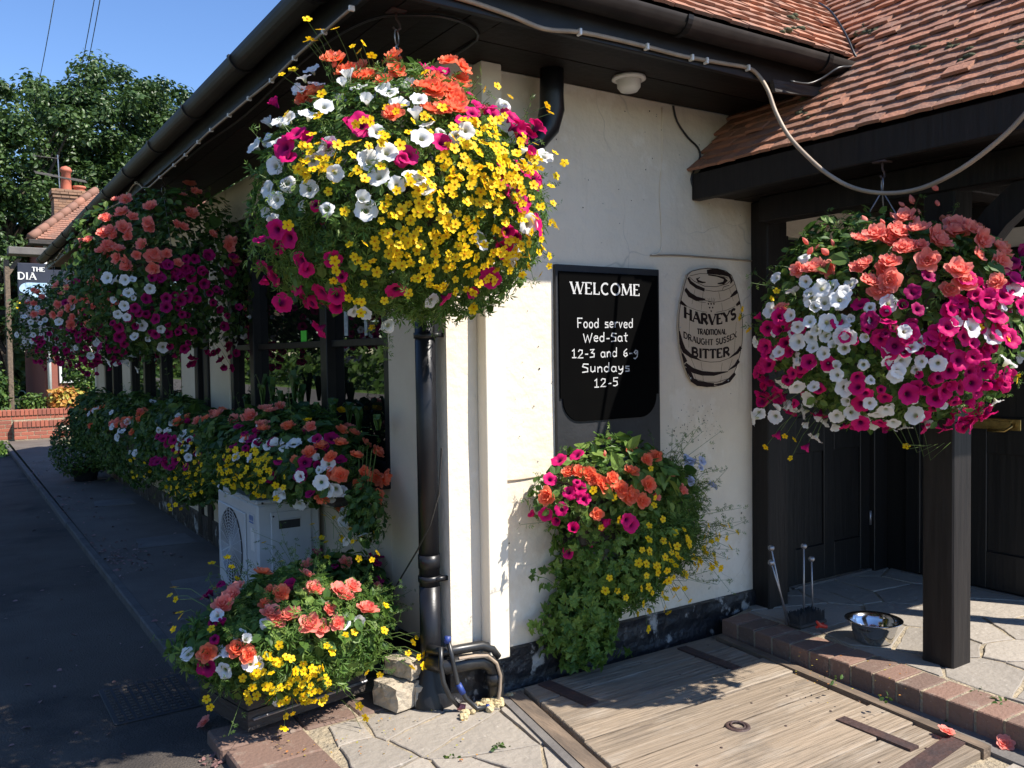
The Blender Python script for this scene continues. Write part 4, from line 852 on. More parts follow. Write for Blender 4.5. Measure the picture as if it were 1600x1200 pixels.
p.sprigs(90, leafbid, length=.15, dirs=lambda d, r: d+np.array((.3, -.2, -.05))); p.finish()
t2 = thing('flower_tub', 'low tub of dark purple petunias in shade behind the corner trough by the downpipe', 'flower tub', (-.30, .75, 0))
mb = MB(); mb.lathe((-.30, .78, 0), [(0, .004), (.2, .004), (.24, .30), (.26, .31), (.22, .3), (0, .28)], 18); mb.build('tub', frameb, t2, True)
p = Plant(t2, (-.27, .72, .36), (.30, .32, .20), 42, .08, lambda q: (q[:, 2] > .03) & (q[:, 0] < -.01))
p.put('purple_petunia', parse('1010,400 1050,360 1140,380 1170,375 1020,495 740,390 820,425 1190,440 980,410 1100,490 1060,380 1000,430 1130,400', **k7)); p.put('salmon_begonia', parse('1015,535 870,415 700,440', **k7), size=.7); p.put('yellow_flower', parse('1145,235 1140,285 715,245 770,205 815,235 780,345 760,318 840,290 915,350 990,290 730,325 850,345 785,410 510,360', **k7))
p.leaves(OVAL, leafdark, 2000, .055); p.sprigs(50, leafbid, length=.2, up=.5); p.finish()
# ================================================================ wall planter under the chalkboard
wp = thing('wall_planter', 'wall planter under the chalkboard, magenta and orange blooms, ivy trailing to the ground', 'wall planter', (.84, -.12, .8))
mb = MB()
for k in range(9): x = .56+k*.08; mb.tube([(x, -.03, .98), (x, -.26, .94), (x, -.20, .72), (x, -.03, .62)], .004, 5, False)
for z, y in ((.94, -.26), (.80, -.23)): mb.tube([(.55, -.03, z), (.55, y, z), (1.22, y, z), (1.22, -.03, z)], .005, 5, False)
mb.build('rack', ironm, wp); mb = MB(); mb.bev(.57, -.22, .66, 1.2, -.03, .92, .01); mb.build('liner', soilm, wp)
wk = lambda q: (q[:, 1] < -.012) & (q[:, 2] > .015); k8 = dict(ox=800, oy=660, sc=.35)
p = Plant(wp, (.80, -.16, .90), (.43, .24, .24), 51, .08, wk)
p.put('magenta_petunia', parse('205,160 290,165 165,248 100,405 160,400 240,370 325,340 280,320 300,270 200,435 280,445 415,440 500,420 525,470 325,525 250,580 310,290 420,470 270,310 520,440', **k8)); p.put('coral_begonia', parse('300,220 180,330 360,250 415,285 490,300 530,330 540,215 590,175 540,115 640,150 375,400 590,280 255,215 440,250 565,345 390,260 520,310 340,230', **k8), size=.95)
p.put('salmon_begonia', parse('700,230 650,330 735,300', **k8), size=.7); p.put('begonia_bud', parse('415,145 410,155 735,280 740,315 435,80', **k8)); p.put('pale_blue_flower', parse('800,170 830,180 800,250 880,280 780,240 820,165 790,180 845,200 810,260 770,170 860,270', **k8))
p.put('yellow_flower', parse('610,210 360,303 465,420 625,365 440,330 395,460 660,420 605,450 615,330', **k8), size=1.15)
p.leaves(OVAL, leafsun, 1400, .046); p.leaves(SERR, leafbid, 170, .085, 'begonia_leaves', inner=.8, frac=lambda d: d[:, 2] > .2)
p.sprigs(40, leafbid, length=.10); p.finish()
p = Plant(wp, (.90, -.14, .66), (.40, .19, .36), 52, .10, wk)
p.put('yellow_flower', parse('760,478 670,528 750,515 765,550 725,590 690,610 710,630 545,615 630,640 580,670 430,655 415,735 470,735 495,750 575,790 545,810 610,835 595,890 695,845 665,695 705,715 750,725 650,745 760,665 800,625 820,610 880,620 915,650 850,460 900,460 935,460 980,488 865,495 850,525 720,490 705,545 760,530 690,700 800,640 830,620 870,640 740,660 890,630', **k8), size=1.15)
p.put('yellow_flower', zone(690, 640, 150, 170, 26, p.rs, **k8)+zone(880, 560, 90, 80, 14, p.rs, **k8), size=1.1)
p.leaves(IVY, leafivy, 1900, .058, 'ivy', inner=.55, upw=.2, frac=lambda d: d[:, 0] < .45); p.leaves(FEATHER, leafbid, 3600, .06, 'fine_foliage', inner=.65, frac=lambda d: d[:, 0] > -.15)
p.sprigs(70, leafbid, length=.2, dirs=lambda d, r: np.array((abs(d[0])+.4, -abs(d[1])*.5, d[2]*.7))); p.finish()
p = Plant(wp, (1.13, -.13, .74), (.30, .16, .28), 54, .14, wk); p.leaves(FEATHER, leafbid, 2600, .06, 'fine_foliage', inner=.35); p.sprigs(50, leafbid, length=.14); p.finish()
p = Plant(wp, (.66, -.11, .30), (.20, .12, .27), 53, .18, wk); p.leaves(IVY, leafivy, 1000, .062, 'ivy', inner=.45, upw=.2); p.sprigs(16, leafivy, length=.12, tmpl=IVY, lsize=.05); p.finish()
# ================================================================ lettering (stroke font, real thin raised strips)
def arc(cx, cy, rx, ry, a0, a1, n=10): return [(cx+rx*math.cos(math.radians(a0+(a1-a0)*k/n)), cy+ry*math.sin(math.radians(a0+(a1-a0)*k/n))) for k in range(n+1)]
t_, T = .45, 1.0
CAPS = {
 'W': (1.25, [(T, [(.05, 1), (.36, 0)]), (t_, [(.36, 0), (.62, 1)]), (T, [(.62, 1), (.90, 0)]), (t_, [(.90, 0), (1.2, 1)])]),
 'E': (.68, [(T, [(.12, 0), (.12, 1)]), (t_, [(.12, 1), (.6, 1), (.6, .82)]), (t_, [(.12, .52), (.48, .52)]), (t_, [(.12, 0), (.62, 0), (.62, .2)])]),
 'L': (.62, [(T, [(.12, 0), (.12, 1)]), (t_, [(.12, 0), (.58, 0), (.58, .22)])]),
 'C': (.86, [(.8, arc(.46, .5, .38, .5, 50, 310, 16))]),
 'O': (.98, [(.8, arc(.49, .5, .41, .5, 0, 360, 22))]),
 'M': (1.08, [(t_, [(.1, 0), (.14, 1)]), (T, [(.14, 1), (.52, .05)]), (t_, [(.52, .05), (.92, 1)]), (T, [(.92, 1), (.98, 0)])]),
 'H': (.86, [(T, [(.13, 0), (.13, 1)]), (T, [(.73, 0), (.73, 1)]), (t_, [(.13, .5), (.73, .5)])]),
 'A': (.86, [(t_, [(.06, 0), (.42, 1)]), (T, [(.42, 1), (.80, 0)]), (t_, [(.18, .34), (.66, .34)])]),
 'R': (.80, [(T, [(.13, 0), (.13, 1)]), (.7, [(.13, 1), (.4, 1)]+arc(.42, .75, .22, .25, 90, -90, 8)+[(.13, .5)]), (T, [(.36, .5), (.74, 0)])]),
 'V': (.84, [(T, [(.05, 1), (.42, 0)]), (t_, [(.42, 0), (.79, 1)])]),
 'Y': (.82, [(T, [(.05, 1), (.41, .48)]), (t_, [(.41, .48), (.78, 1)]), (T, [(.41, .48), (.41, 0)])]),
 'S': (.66, [(.8, arc(.33, .75, .23, .25, 20, 270, 10)+arc(.33, .25, .25, .25, 90, -160, 10))]),
 'T': (.74, [(T, [(.37, 0), (.37, 1)]), (t_, [(.05, .82), (.05, 1), (.69, 1), (.69, .82)])]),
 'D': (.86, [(T, [(.13, 0), (.13, 1)]), (.75, [(.13, 1), (.36, 1)]+arc(.36, .5, .42, .5, 90, -90, 12)+[(.13, 0)])]),
 'I': (.30, [(T, [(.15, 0), (.15, 1)])]),
 'N': (.88, [(t_, [(.12, 0), (.12, 1)]), (T, [(.12, 1), (.74, 0)]), (t_, [(.74, 0), (.74, 1)])]),
 'U': (.84, [(T, [(.12, 1), (.12, .32)]+arc(.42, .32, .30, .32, 180, 360, 10)[1:]+[(.72, 1)])]),
 'G': (.90, [(.8, arc(.46, .5, .38, .5, 50, 330, 16)+[(.80, .45), (.55, .45)])]),
 'X': (.80, [(T, [(.05, 1), (.74, 0)]), (t_, [(.05, 0), (.74, 1)])]),
 'B': (.78, [(T, [(.13, 0), (.13, 1)]), (.7, [(.13, 1), (.36, 1)]+arc(.38, .76, .22, .24, 90, -90, 8)+[(.13, .52)]), (.7, [(.36, .52)]+arc(.40, .26, .26, .26, 90, -90, 8)+[(.13, 0)])]),
 ' ': (.45, []),
}
HAND = {
 'F': (.62, [(1, [(.12, 0), (.10, .95), (.10, 1), (.62, 1.0)]), (1, [(.1, .52), (.48, .54)])]),
 'o': (.50, [(1, arc(.25, .30, .20, .30, 80, 440, 14))]), 'd': (.56, [(1, arc(.25, .28, .20, .28, 30, 330, 12)), (1, [(.47, 1.0), (.45, .0)])]),
 's': (.46, [(1, [(.44, .56), (.12, .58), (.10, .36), (.40, .28), (.40, .04), (.05, .02)])]), 'e': (.50, [(1, [(.06, .30), (.44, .34), (.40, .56), (.2, .6), (.06, .4), (.10, .08), (.3, 0), (.46, .10)])]),
 'r': (.40, [(1, [(.08, .6), (.08, 0)]), (1, [(.08, .34), (.22, .56), (.40, .58)])]), 'v': (.46, [(1, [(.04, .6), (.2, 0), (.42, .6)])]),
 'W': (.95, [(1, [(.04, .9), (.24, 0), (.46, .72), (.66, 0), (.92, .95)])]), '-': (.42, [(1, [(.06, .32), (.38, .34)])]),
 'S': (.62, [(1, [(.60, .86), (.16, .90), (.08, .62), (.52, .44), (.52, .08), (.04, .02)])]), 'a': (.54, [(1, arc(.24, .28, .20, .28, 40, 330, 12)), (1, [(.44, .58), (.44, .1), (.52, 0)])]),
 't': (.44, [(1, [(.22, .95), (.2, .1), (.36, 0)]), (1, [(.02, .62), (.44, .66)])]), '1': (.52, [(1, [(.06, .66), (.26, .84), (.26, 0)]), (1, [(.04, 0), (.48, .0)])]),
 '2': (.60, [(1, [(.06, .66), (.2, .86), (.48, .80), (.46, .5), (.04, .02), (.58, .02)])]), '3': (.56, [(1, [(.06, .80), (.48, .84), (.22, .50), (.50, .40), (.48, .06), (.04, .02)])]),
 'n': (.52, [(1, [(.08, .6), (.08, 0)]), (1, [(.08, .40), (.26, .60), (.42, .5), (.44, 0)])]), '6': (.56, [(1, [(.44, .84), (.14, .56), (.08, .2), (.26, 0), (.48, .16), (.40, .40), (.10, .30)])]),
 '9': (.56, [(1, [(.46, .56), (.24, .66), (.08, .44), (.26, .26), (.46, .52), (.42, 0), (.2, -.26), (.02, -.2)])]), 'u': (.52, [(1, [(.08, .6), (.08, .12), (.24, 0), (.42, .16)]), (1, [(.44, .6), (.44, 0)])]),
 'y': (.52, [(1, [(.06, .6), (.10, .26), (.26, .16), (.44, .36)]), (1, [(.46, .6), (.42, .0), (.24, -.28), (.04, -.22)])]), '5': (.58, [(1, [(.54, .86), (.12, .86), (.10, .50), (.44, .48), (.48, .12), (.26, 0), (.04, .04)])]), ' ': (.42, []),
}
class Strips:
    def __init__(s, o, U, V, N): s.o, s.U, s.V, s.N = [np.array(q, float) for q in (o, U, V, N)]; s.mb = MB(); s.k = 0
    def P(s, u, v, h): return s.o+s.U*u+s.V*v+s.N*h
    def strip(s, pts, w, w2=None):
        pts = [np.array(p, float) for p in pts]; q = [pts[0]]
        for p in pts[1:]:
            if np.linalg.norm(p-q[-1]) > 1e-6: q.append(p)
        n = len(q)
        if n < 2: return
        L = []; R_ = []
        ww = w if hasattr(w, '__len__') else [w]*n
        if len(ww) != n: ww = list(np.interp(np.linspace(0, 1, n), np.linspace(0, 1, len(ww)), ww))
        closed = np.linalg.norm(q[0]-q[-1]) < 1e-6
        for i in range(n):
            a = q[i]-q[i-1] if i else (q[i]-q[i-2] if False else (q[1]-q[0] if not closed else q[-1]-q[-2])); b = q[i+1]-q[i] if i < n-1 else (a if not closed else q[1]-q[0])
            a = a/np.linalg.norm(a); b = b/np.linalg.norm(b); t = a+b; t = t/np.linalg.norm(t) if np.linalg.norm(t) > 1e-6 else a
            nn = np.array((-t[1], t[0])); c = max(.5, abs(nn@np.array((-a[1], a[0])))); L.append(q[i]+nn*ww[i]/2/c); R_.append(q[i]-nn*ww[i]/2/c)
        s.k += 1; h = .0006+.00006*(s.k % 12)
        V = [s.P(*p, h) for p in L]+[s.P(*p, h) for p in R_]
        s.mb.add(V, [(i, n+i, n+i+1, i+1) for i in range(n-1)])
    def poly(s, pts):
        s.k += 1; h = .0006+.00006*(s.k % 12); s.mb.add([s.P(*p, h) for p in pts], [tuple(range(len(pts)))])
    def text(s, txt, font, cx, y, h, w, width=None, serif=False, curve=0.0, jitter=0, sp=.10):
        tot = sum(font[c][0]+sp for c in txt)-sp; sx = (width/tot if width else h); x = cx-tot*sx/2
        for c in txt:
            gw, st = font[c]; jy = random.uniform(-jitter, jitter)*h
            f = lambda u, v: (x+u*sx, y+jy+v*h+curve*((x+gw*sx/2+(u-gw/2)*sx-cx)/(tot*sx/2))**2)
            for wt, pts in st:
                s.strip([f(*p) for p in pts], w*wt)
                if serif and wt >= t_:
                    for e, d in ((pts[0], pts[1]), (pts[-1], pts[-2])):
                        if e[1] in (0, 1) and abs(e[1]-d[1]) > .5: s.strip([f(e[0]-.13, e[1]), f(e[0]+.13, e[1])], w*.36)
            x += (gw+sp)*sx
    def build(s, name, mat, parent): return s.mb.build(name, mat, parent)
# ---------------------------------------------------------------- chalkboard
cb = thing('chalkboard', 'tall black chalkboard on the cream wall headed WELCOME with white food serving hours', 'chalkboard', (.916, -.02, 1.5))
mb = MB(); mb.bev(.583, -.022, 1.03, 1.248, -.001, 1.968, .003); mb.build('backboard', frameb, cb)
mb = MB(); oc = [(.60, 1.935), (.60, 1.33), (.615, 1.33)]+[(.615+.11-.11*math.cos(a), 1.215+.11-.11*math.sin(a)) for a in np.linspace(.05, PI/2, 9)]+[(1.215-.11+.11*math.sin(a), 1.215+.11-.11*math.cos(a)) for a in np.linspace(0, PI/2-.05, 9)]+[(1.215, 1.33), (1.23, 1.33), (1.23, 1.935)]
mb.prism([(x, -.030, z) for x, z in oc], (0, .0078, 0)); mb.build('writing_panel', chalkb, cb)
S = Strips((0, -.0304, 0), (1, 0, 0), (0, 0, 1), (0, -1, 0))
S.text('WELCOME', CAPS, .885, 1.831, .054, .0110, .44, True); S.build('chalk_heading', chalk, cb); S.mb = MB()
for t, z, w_ in (('Food served', 1.668, .358), ('Wed-Sat', 1.599, .285), ('12-3 and 6-9', 1.523, .425), ('Sundays', 1.451, .305), ('12-5', 1.379, .155)): S.text(t, HAND, .880, z, .046, .0055, w_, False, 0, .04); S.build('chalk_line', chalk, cb); S.mb = MB()
# ---------------------------------------------------------------- barrel sign
bs = thing('barrel_sign', 'flat barrel shaped sign with dark lettering on the cream wall, a beer advert', 'brewery sign', (1.63, -.01, 1.67))
def bpt(cx, cy):  # barrel crop pixels -> wall x,z
    P = at(1060+cx/5.455, 400+cy/5.455, 'y', -.014); return (P[0], P[2])
Lp = [(75, 160), (45, 260), (18, 380), (3, 500), (0, 600), (5, 700), (20, 810), (45, 920), (75, 1010), (105, 1065), (160, 1095), (230, 1112), (300, 1112), (370, 1098), (425, 1070), (460, 1020), (490, 950), (520, 850), (540, 740), (545, 620), (543, 540), (530, 430), (505, 320), (475, 225), (450, 165), (400, 128), (330, 110), (250, 105), (180, 112), (110, 130)]
mb = MB(); mb.prism([(x, -.016, z) for x, z in [bpt(*q) for q in Lp]], (0, .0145, 0)); mb.build('board', barrelm, bs)
S = Strips((0, -.0162, 0), (1, 0, 0), (0, 0, 1), (0, -1, 0)); bb = lambda s: [bpt(*q) for q in parse(s)]
def bstrip(s, w): S.strip(bb(s), [x*.00062 for x in w] if hasattr(w, '__len__') else w*.00062)
S.strip([bpt(*q) for q in Lp+[Lp[0]]], .0042)
bstrip('88,178 130,215 220,258 320,262 410,238 445,205', 5); bstrip('240,135 300,132 370,142 430,165 452,210 440,235', [34, 50, 44, 30, 26, 10])
bstrip('78,185 100,225 150,262 220,290', [22, 30, 32, 28]); bstrip('150,190 165,215 200,225 230,225', [10, 22, 16, 6]); bstrip('180,182 160,195 152,205', [6, 12, 18]); bstrip('250,160 330,172 385,190 400,210 380,232 330,236', [12, 12, 20, 34, 24, 8])
bstrip('95,170 180,150 260,152 340,160 420,190', 4); bstrip('370,290 380,265 410,255 430,250', 5); bstrip('225,290 300,302 380,295 440,270 480,235', 4)
bstrip('55,280 90,330 150,365 225,372', [30, 44, 40, 14]); bstrip('440,350 475,320 500,300', [10, 34, 34]); bstrip('225,380 300,395 380,382 440,355', 4); bstrip('50,300 100,355 180,392 230,398', 3)
bstrip('12,390 40,410 70,430', [36, 26, 6]); bstrip('490,420 520,395', [20, 36]); bstrip('70,430 160,465 240,480', 3); bstrip('320,480 400,465 480,430', 3)
for s in ('138,285 112,410', '208,300 190,460', '340,305 352,370', '432,280 465,385', '365,400 372,470', '92,540 85,780', '490,560 470,850', '190,905 200,975', '370,910 360,985', '100,860 140,960', '455,880 430,960', '130,1000 145,1050', '205,1020 210,1075', '365,1020 355,1075'): bstrip(s, 3)
bstrip('5,640 20,740 45,805 100,850 185,890', [10, 44, 46, 34, 6]); bstrip('185,892 270,905 350,900 430,870', 4); bstrip('430,870 500,820 530,775', [6, 30, 36]); bstrip('30,830 60,905', [20, 40])
bstrip('55,920 120,975 200,1000 300,1005 420,985', [30, 44, 40, 34, 6]); bstrip('420,975 480,935 512,890', [6, 26, 40]); bstrip('65,950 100,1010 120,1050', [40, 40, 30])
bstrip('105,1050 160,1085 240,1098 300,1098', [40, 46, 40, 30]); bstrip('300,1098 370,1090 430,1058 480,1000', [8, 22, 40, 30]); bstrip('140,1050 230,1075 330,1075 420,1045', 4)
def barc(txt, cx, cy, hpx, wpx, width, curve, serif, slope=0.0):
    x0, z0 = bpt(cx, cy); k = .00062
    S2 = Strips((x0, -.0162, z0), (1, 0, slope), (0, 0, 1), (0, -1, 0)); S2.k = 5; S2.text(txt, CAPS, 0, 0, hpx*k, wpx*k, width*k*1.46, serif, curve*k, 0, .06); S.mb.add(np.concatenate(S2.mb.v), S2.mb.f)
barc('HARVEYS', 272, 584, 86, 30, 440, 62, True, .0); barc('TRADITIONAL', 282, 672, 47, 13, 245, 6, False); barc('DRAUGHT SUSSEX', 272, 758, 48, 13, 450, 68, True); barc('BITTER', 275, 870, 74, 28, 325, 22, True)
for cx, cy in ((252, 408), (275, 408), (298, 408), (262, 440), (288, 440), (276, 470)): S.poly(bb(f'{cx-7},{cy-7} {cx-2},{cy+10} {cx+7},{cy+4} {cx+6},{cy-6}'))
for q in ('255,390 248,360', '265,388 264,356', '277,386 279,354', '290,388 294,356', '300,390 308,360', '252,392 303,392'): bstrip(q, 3)
S.build('printed_lettering', barrelink, bs)
for cx, cy in ((12, 610), (532, 610), (100, 1040), (420, 1060)): x, z = bpt(cx, cy); sc_ = MB(); sc_.tube([(x, -.0145, z), (x, -.0195, z)], .004, 8); sc_.build('screw', galv, bs)
# ================================================================ metal unit (air conditioner)
ac = thing('air_conditioner', 'white metal outdoor cooling unit with a wire fan grille below the window box', 'air conditioner', (-.2, 1.9, 0))
X0, X1, Y0, Y1, Z0, Z1 = -.40, -.03, 1.49, 2.30, .12, .715
mb = MB(); mb.bev(X0, Y0, Z0, X1, Y1, Z1, .012); mb.build('casing', acm, ac)
mb = MB(); mb.bev(X0-.006, Y0-.006, Z1+.0005, X1+.006, Y1+.006, Z1+.026, .010); mb.build('lid', acm, ac)
mb = MB(); mb.bev(X0-.010, Y0+.20, Z0+.04, X0-.0005, Y1-.03, Z1-.07, .006); mb.build('fan_surround', acm, ac)
fy, fz, fr_ = (Y0+Y1)/2+.085, (Z0+Z1)/2-.015, .235
mb = MB(); V = [(X0-.0115, fy+fr_*math.cos(a), fz+fr_*math.sin(a)) for a in np.linspace(0, 2*PI, 41)[:-1]]; mb.add(V, [tuple(range(40))[::-1]]); fo = mb.build('fan_opening', acdark, ac)
mb = MB()
for k in range(5):
    a = 2*PI*k/5; pts = [(X0-.0135, fy+r*math.cos(a+t), fz+r*math.sin(a+t)) for r, t in ((.04, 0), (.20, .15), (.215, .55), (.12, .75), (.04, .7))]; mb.prism(pts, (.001, 0, 0))
mb.build('fan_blade', frameb, ac)
g = MB()
for k in range(1, 13): g.tube([(X0-.019, fy+fr_*k/12.5*math.cos(a), fz+fr_*k/12.5*math.sin(a)) for a in np.linspace(0, 2*PI, 33)], .0022, 4, False)
for k in range(10): a = PI*k/10; g.tube([(X0-.016, fy-fr_*math.cos(a), fz-fr_*math.sin(a)), (X0-.016, fy+fr_*math.cos(a), fz+fr_*math.sin(a))], .0025, 4)
g.build('grille', acm, ac)
mb = MB(); mb.bev(X0-.0035, Y0+.045, Z1-.115, X0-.0002, Y0+.145, Z1-.055, .001); bd = mb.build('badge', acm, ac)
S = Strips((X0-.0037, Y0+.095, Z1-.085), (0, -1, 0), (0, 0, 1), (-1, 0, 0))
for u in (-.036, -.026, -.012, -.004, .010, .022, .034): S.strip([(u, -.012), (u, .018)], .006)
S.strip([(-.042, -.022), (.042, -.022)], .007); S.build('badge_print', blueink, bd)
mb = MB(); mb.bev(X0-.003, Y0+.05, Z1-.27, X0-.0002, Y0+.12, Z1-.14, .001); mb.build('rating_label', plastic, ac)
mb = MB(); mb.bev(X0+.075, Y0-.010, Z0+.12, X1-.055, Y0-.0005, Z1-.045, .005); sp_ = mb.build('service_panel', acm, ac)
mb = MB(); mb.bev(X0+.12, Y0-.0125, Z1-.145, X0+.245, Y0-.0102, Z1-.095, .001); mb.build('handle_recess', acdark, sp_)
mb = MB(); mb.bev(X0+.115, Y0-.018, Z1-.097, X0+.25, Y0-.0103, Z1-.088, .002); mb.build('handle_lip', acm, sp_)
for (x, z) in ((X0+.03, Z1+.012), (X1-.03, Z1+.012), (X0+.09, Z1-.07), (X1-.07, Z0+.15), (X0+.02, Z0+.05)): mb = MB(); mb.tube([(x, Y0-.004 if z > Z1 else Y0-.0005, z), (x, Y0-.013, z)], .006, 8); mb.build('screw', frameb, ac)
for y in (Y0+.12, Y1-.12): mb = MB(); mb.bev(X0+.02, y-.03, .003, X1-.02, y+.03, Z0, .006); mb.build('foot', frameb, ac)
# ================================================================ stones and pipes at the corner
def stone(label, pts_bottom, h, seed, z0=0.0, yaw=0):
    rs = np.random.default_rng(seed); (x0, y0, x1, y1) = pts_bottom; cx, cy = (x0+x1)/2, (y0+y1)/2; n = 5; V = []; idx = {}
    def key(i, j, k): return (i, j, k)
    F = []; mb = MB()
    for i in range(n):
        for j in range(n):
            for k in range(n):
                if 0 < i < n-1 and 0 < j < n-1 and 0 < k < n-1: continue
                u, v, w = i/(n-1), j/(n-1), k/(n-1); p = np.array((x0+(x1-x0)*u-cx, y0+(y1-y0)*v-cy, z0+h*w)); e = sum(1 for t in (i, j, k) if t in (0, n-1))
                if e >= 2: p = p*np.array((.965, .965, 1))+np.array((0, 0, (-.008 if k == n-1 else (.004 if k == 0 else 0))))
                p = p+rs.uniform(-.005, .005, 3)*np.array((1, 1, 1 if k else 0)); c, s = math.cos(yaw), math.sin(yaw); p = np.array((p[0]*c-p[1]*s+cx, p[0]*s+p[1]*c+cy, p[2])); idx[(i, j, k)] = len(V); V.append(p)
    for a in range(3):
        for t in (0, n-1):
            for i in range(n-1):
                for j in range(n-1):
                    q = []
                    for (m, o) in ((0, 0), (1, 0), (1, 1), (0, 1)):
                        kk = [0, 0, 0]; kk[a] = t; kk[(a+1) % 3] = i+m; kk[(a+2) % 3] = j+o; q.append(idx[tuple(kk)])
                    F.append(tuple(q if t else q[::-1]))
    mb.add(V, F, rs.random()); o = mb.build('stone', stonem); tag(o, label, 'stone', 'rough stones at the foot of the downpipe'); return o
stone('rough pale stone on the ground, left one under the stacked top stone by the trough', (-.285, .03, -.155, .20), .115, 1, .002, .25)
stone('rough pale stone on the ground, right one next to the downpipe foot', (-.155, .02, -.04, .14), .10, 2, .002, -.2)
stone('rough pale stone resting on top of two others by the downpipe', (-.215, .06, -.075, .23), .085, 3, .119, .35)
wpj = thing('waste_pipe', 'black waste pipe bent along the foot of the wall corner into the ground', 'pipe', (.05, -.08, 0))
P2 = lambda px, py, y=-.075: at(px, py, 'y', y)
mb = MB(); mb.tube([(-.10, .02, .195), (-.06, -.065, .195), (.02, -.075, .195), (.10, -.08, .19), (.145, -.083, .17), (.168, -.085, .13), (.175, -.086, .06), (.175, -.086, -.03)], .036, 14); mb.build('lower_pipe', cableb, wpj, True)
mb = MB(); mb.tube([(-.10, .03, .25), (-.06, -.045, .25), (.02, -.052, .25), (.12, -.056, .247), (.17, -.06, .225), (.20, -.062, .18)], .022, 12); mb.build('upper_pipe', cableb, wpj, True)
mb = MB(); mb.tube([(.165, -.086, .125), (.175, -.087, .075)], .042, 14); mb.build('collar', cableb, wpj, True)
wr = MB(); wr.tube([(-.03, -.115, .235), (.05, -.12, .232), (.11, -.125, .222), (.155, -.128, .18), (.172, -.132, .12), (.165, -.136, .06), (.15, -.138, -.01)], .0075, 8); tag(wr.build('grey_cable', cableg), 'thin cream cable running over the black waste pipe at the corner', 'cable')
h1 = thing('black_hose', 'black hose with blue tape ends standing at the corner, on the right of its pair', 'hose', (.03, -.1, 0), 'taped hoses at the pub corner')
pts = [P2(700, 1000), P2(704, 1030), P2(708, 1062), P2(718, 1085), P2(732, 1102), P2(748, 1112)]
pts = [np.array((p[0], p[1]-.03*k*.6, max(p[2], .012))) for k, p in enumerate(pts)]
mb = MB(); mb.tube(pts, .011, 10); mb.build('hose', cableb, h1, True)
for (a, b, r) in ((0, 0, .019), (2, 3, .0135), (5, 5, .0135)):
    mb = MB()
    if a == 0: mb.tube([pts[0]+np.array((-.006, 0, -.012)), pts[0]+np.array((0, 0, .016))], .0145, 9)
    elif a == 2: mb.tube([pts[2]+(pts[3]-pts[2])*.1, pts[2]+(pts[3]-pts[2])*.7], r, 9)
    else: mb.tube([pts[4]+(pts[5]-pts[4])*.75, pts[5]], r, 9)
    mb.build('blue_tape', bluetape, h1, True)
h2 = thing('black_hose', 'black hose ending in a pink plug at the corner, on the left of its pair', 'hose', (-.03, -.1, 0), 'taped hoses at the pub corner')
pts = [P2(692, 1010, -.06), P2(692, 1040, -.075), P2(696, 1065, -.09), P2(706, 1088, -.10), P2(722, 1105, -.10)]; pts = [np.array((p[0]-.01, p[1], max(p[2], .012))) for p in pts]
mb = MB(); mb.tube(pts, .0105, 10); mb.build('hose', cableb, h2, True); mb = MB(); mb.tube([pts[-1]+np.array((-.008, .006, .006)), pts[-1]+np.array((.018, -.014, -.0))], .0145, 9); mb.build('plug', pinktape, h2, True)
fm = MB(); rs = np.random.default_rng(8)
for k in range(26):
    c = np.array((.10+rs.normal(0, .05), -.13+rs.normal(0, .018), .006)); R_ = rs.uniform(.010, .026); V = []
    for i in range(5):
        for j in range(7): a, b = PI*i/4, 2*PI*j/7; V.append(c+np.array((math.sin(a)*math.cos(b), math.sin(a)*math.sin(b), math.cos(a)*.8))*R_*rs.uniform(.8, 1.2))
    fm.add(V, [(i*7+j, i*7+(j+1) % 7, (i+1)*7+(j+1) % 7, (i+1)*7+j) for i in range(4) for j in range(7)])
tag(fm.build('rubble_heap', foamm, None, False, 'stuff'), 'small heap of yellowish mortar rubble where the pipes enter the ground', 'rubble')
lc = MB(); lc.tube([at(px, py, 'x', -.14) for px, py in ((690, 700), (686, 770), (672, 820), (652, 860), (628, 900), (608, 935), (596, 960))], .004, 6); tag(lc.build('loose_cable', cableb), 'thin loose black cable curving down in front of the downpipe', 'cable')
# ================================================================ cellar hatch
ch = thing('cellar_hatch', 'weathered timber cellar hatch with iron straps set in the patio by the wall', 'cellar hatch', (.8, -.8, 0))
hx0 = lambda y: .272+(y+.10)*.19; hx1 = lambda y: 1.535+(y+.12)*.105
yb = [-.085, -.26, -.47, -.68, -.90, -1.11, -1.33, -1.54, -1.62]
mb = MB(); rs = np.random.default_rng(3)
for a, b in zip(yb[:-1], yb[1:]):
    b2 = b+rs.uniform(.006, .012); e0, e1 = rs.uniform(-.008, .016, 2); z1 = .018+rs.uniform(-.004, .004); ch_ = .004
    p = [(hx0(b2)+.056+e0, b2, -.03), (hx1(b2)-.006-e1, b2, -.03), (hx1(a)-.006-e1, a, -.03), (hx0(a)+.056+e0, a, -.03)]
    V = p+[(x, y, z1-ch_) for x, y, z in p]+[(x+(ch_ if k in (0, 3) else -ch_), y+(ch_ if k < 2 else -ch_), z1+rs.uniform(-.001, .001)) for k, (x, y, z) in enumerate(p)]
    mb.add(V, [(0, 1, 5, 4), (1, 2, 6, 5), (2, 3, 7, 6), (3, 0, 4, 7), (4, 5, 9, 8), (5, 6, 10, 9), (6, 7, 11, 10), (7, 4, 8, 11), (8, 9, 10, 11)], rs.random())
mb.build('planks', woodm, ch)
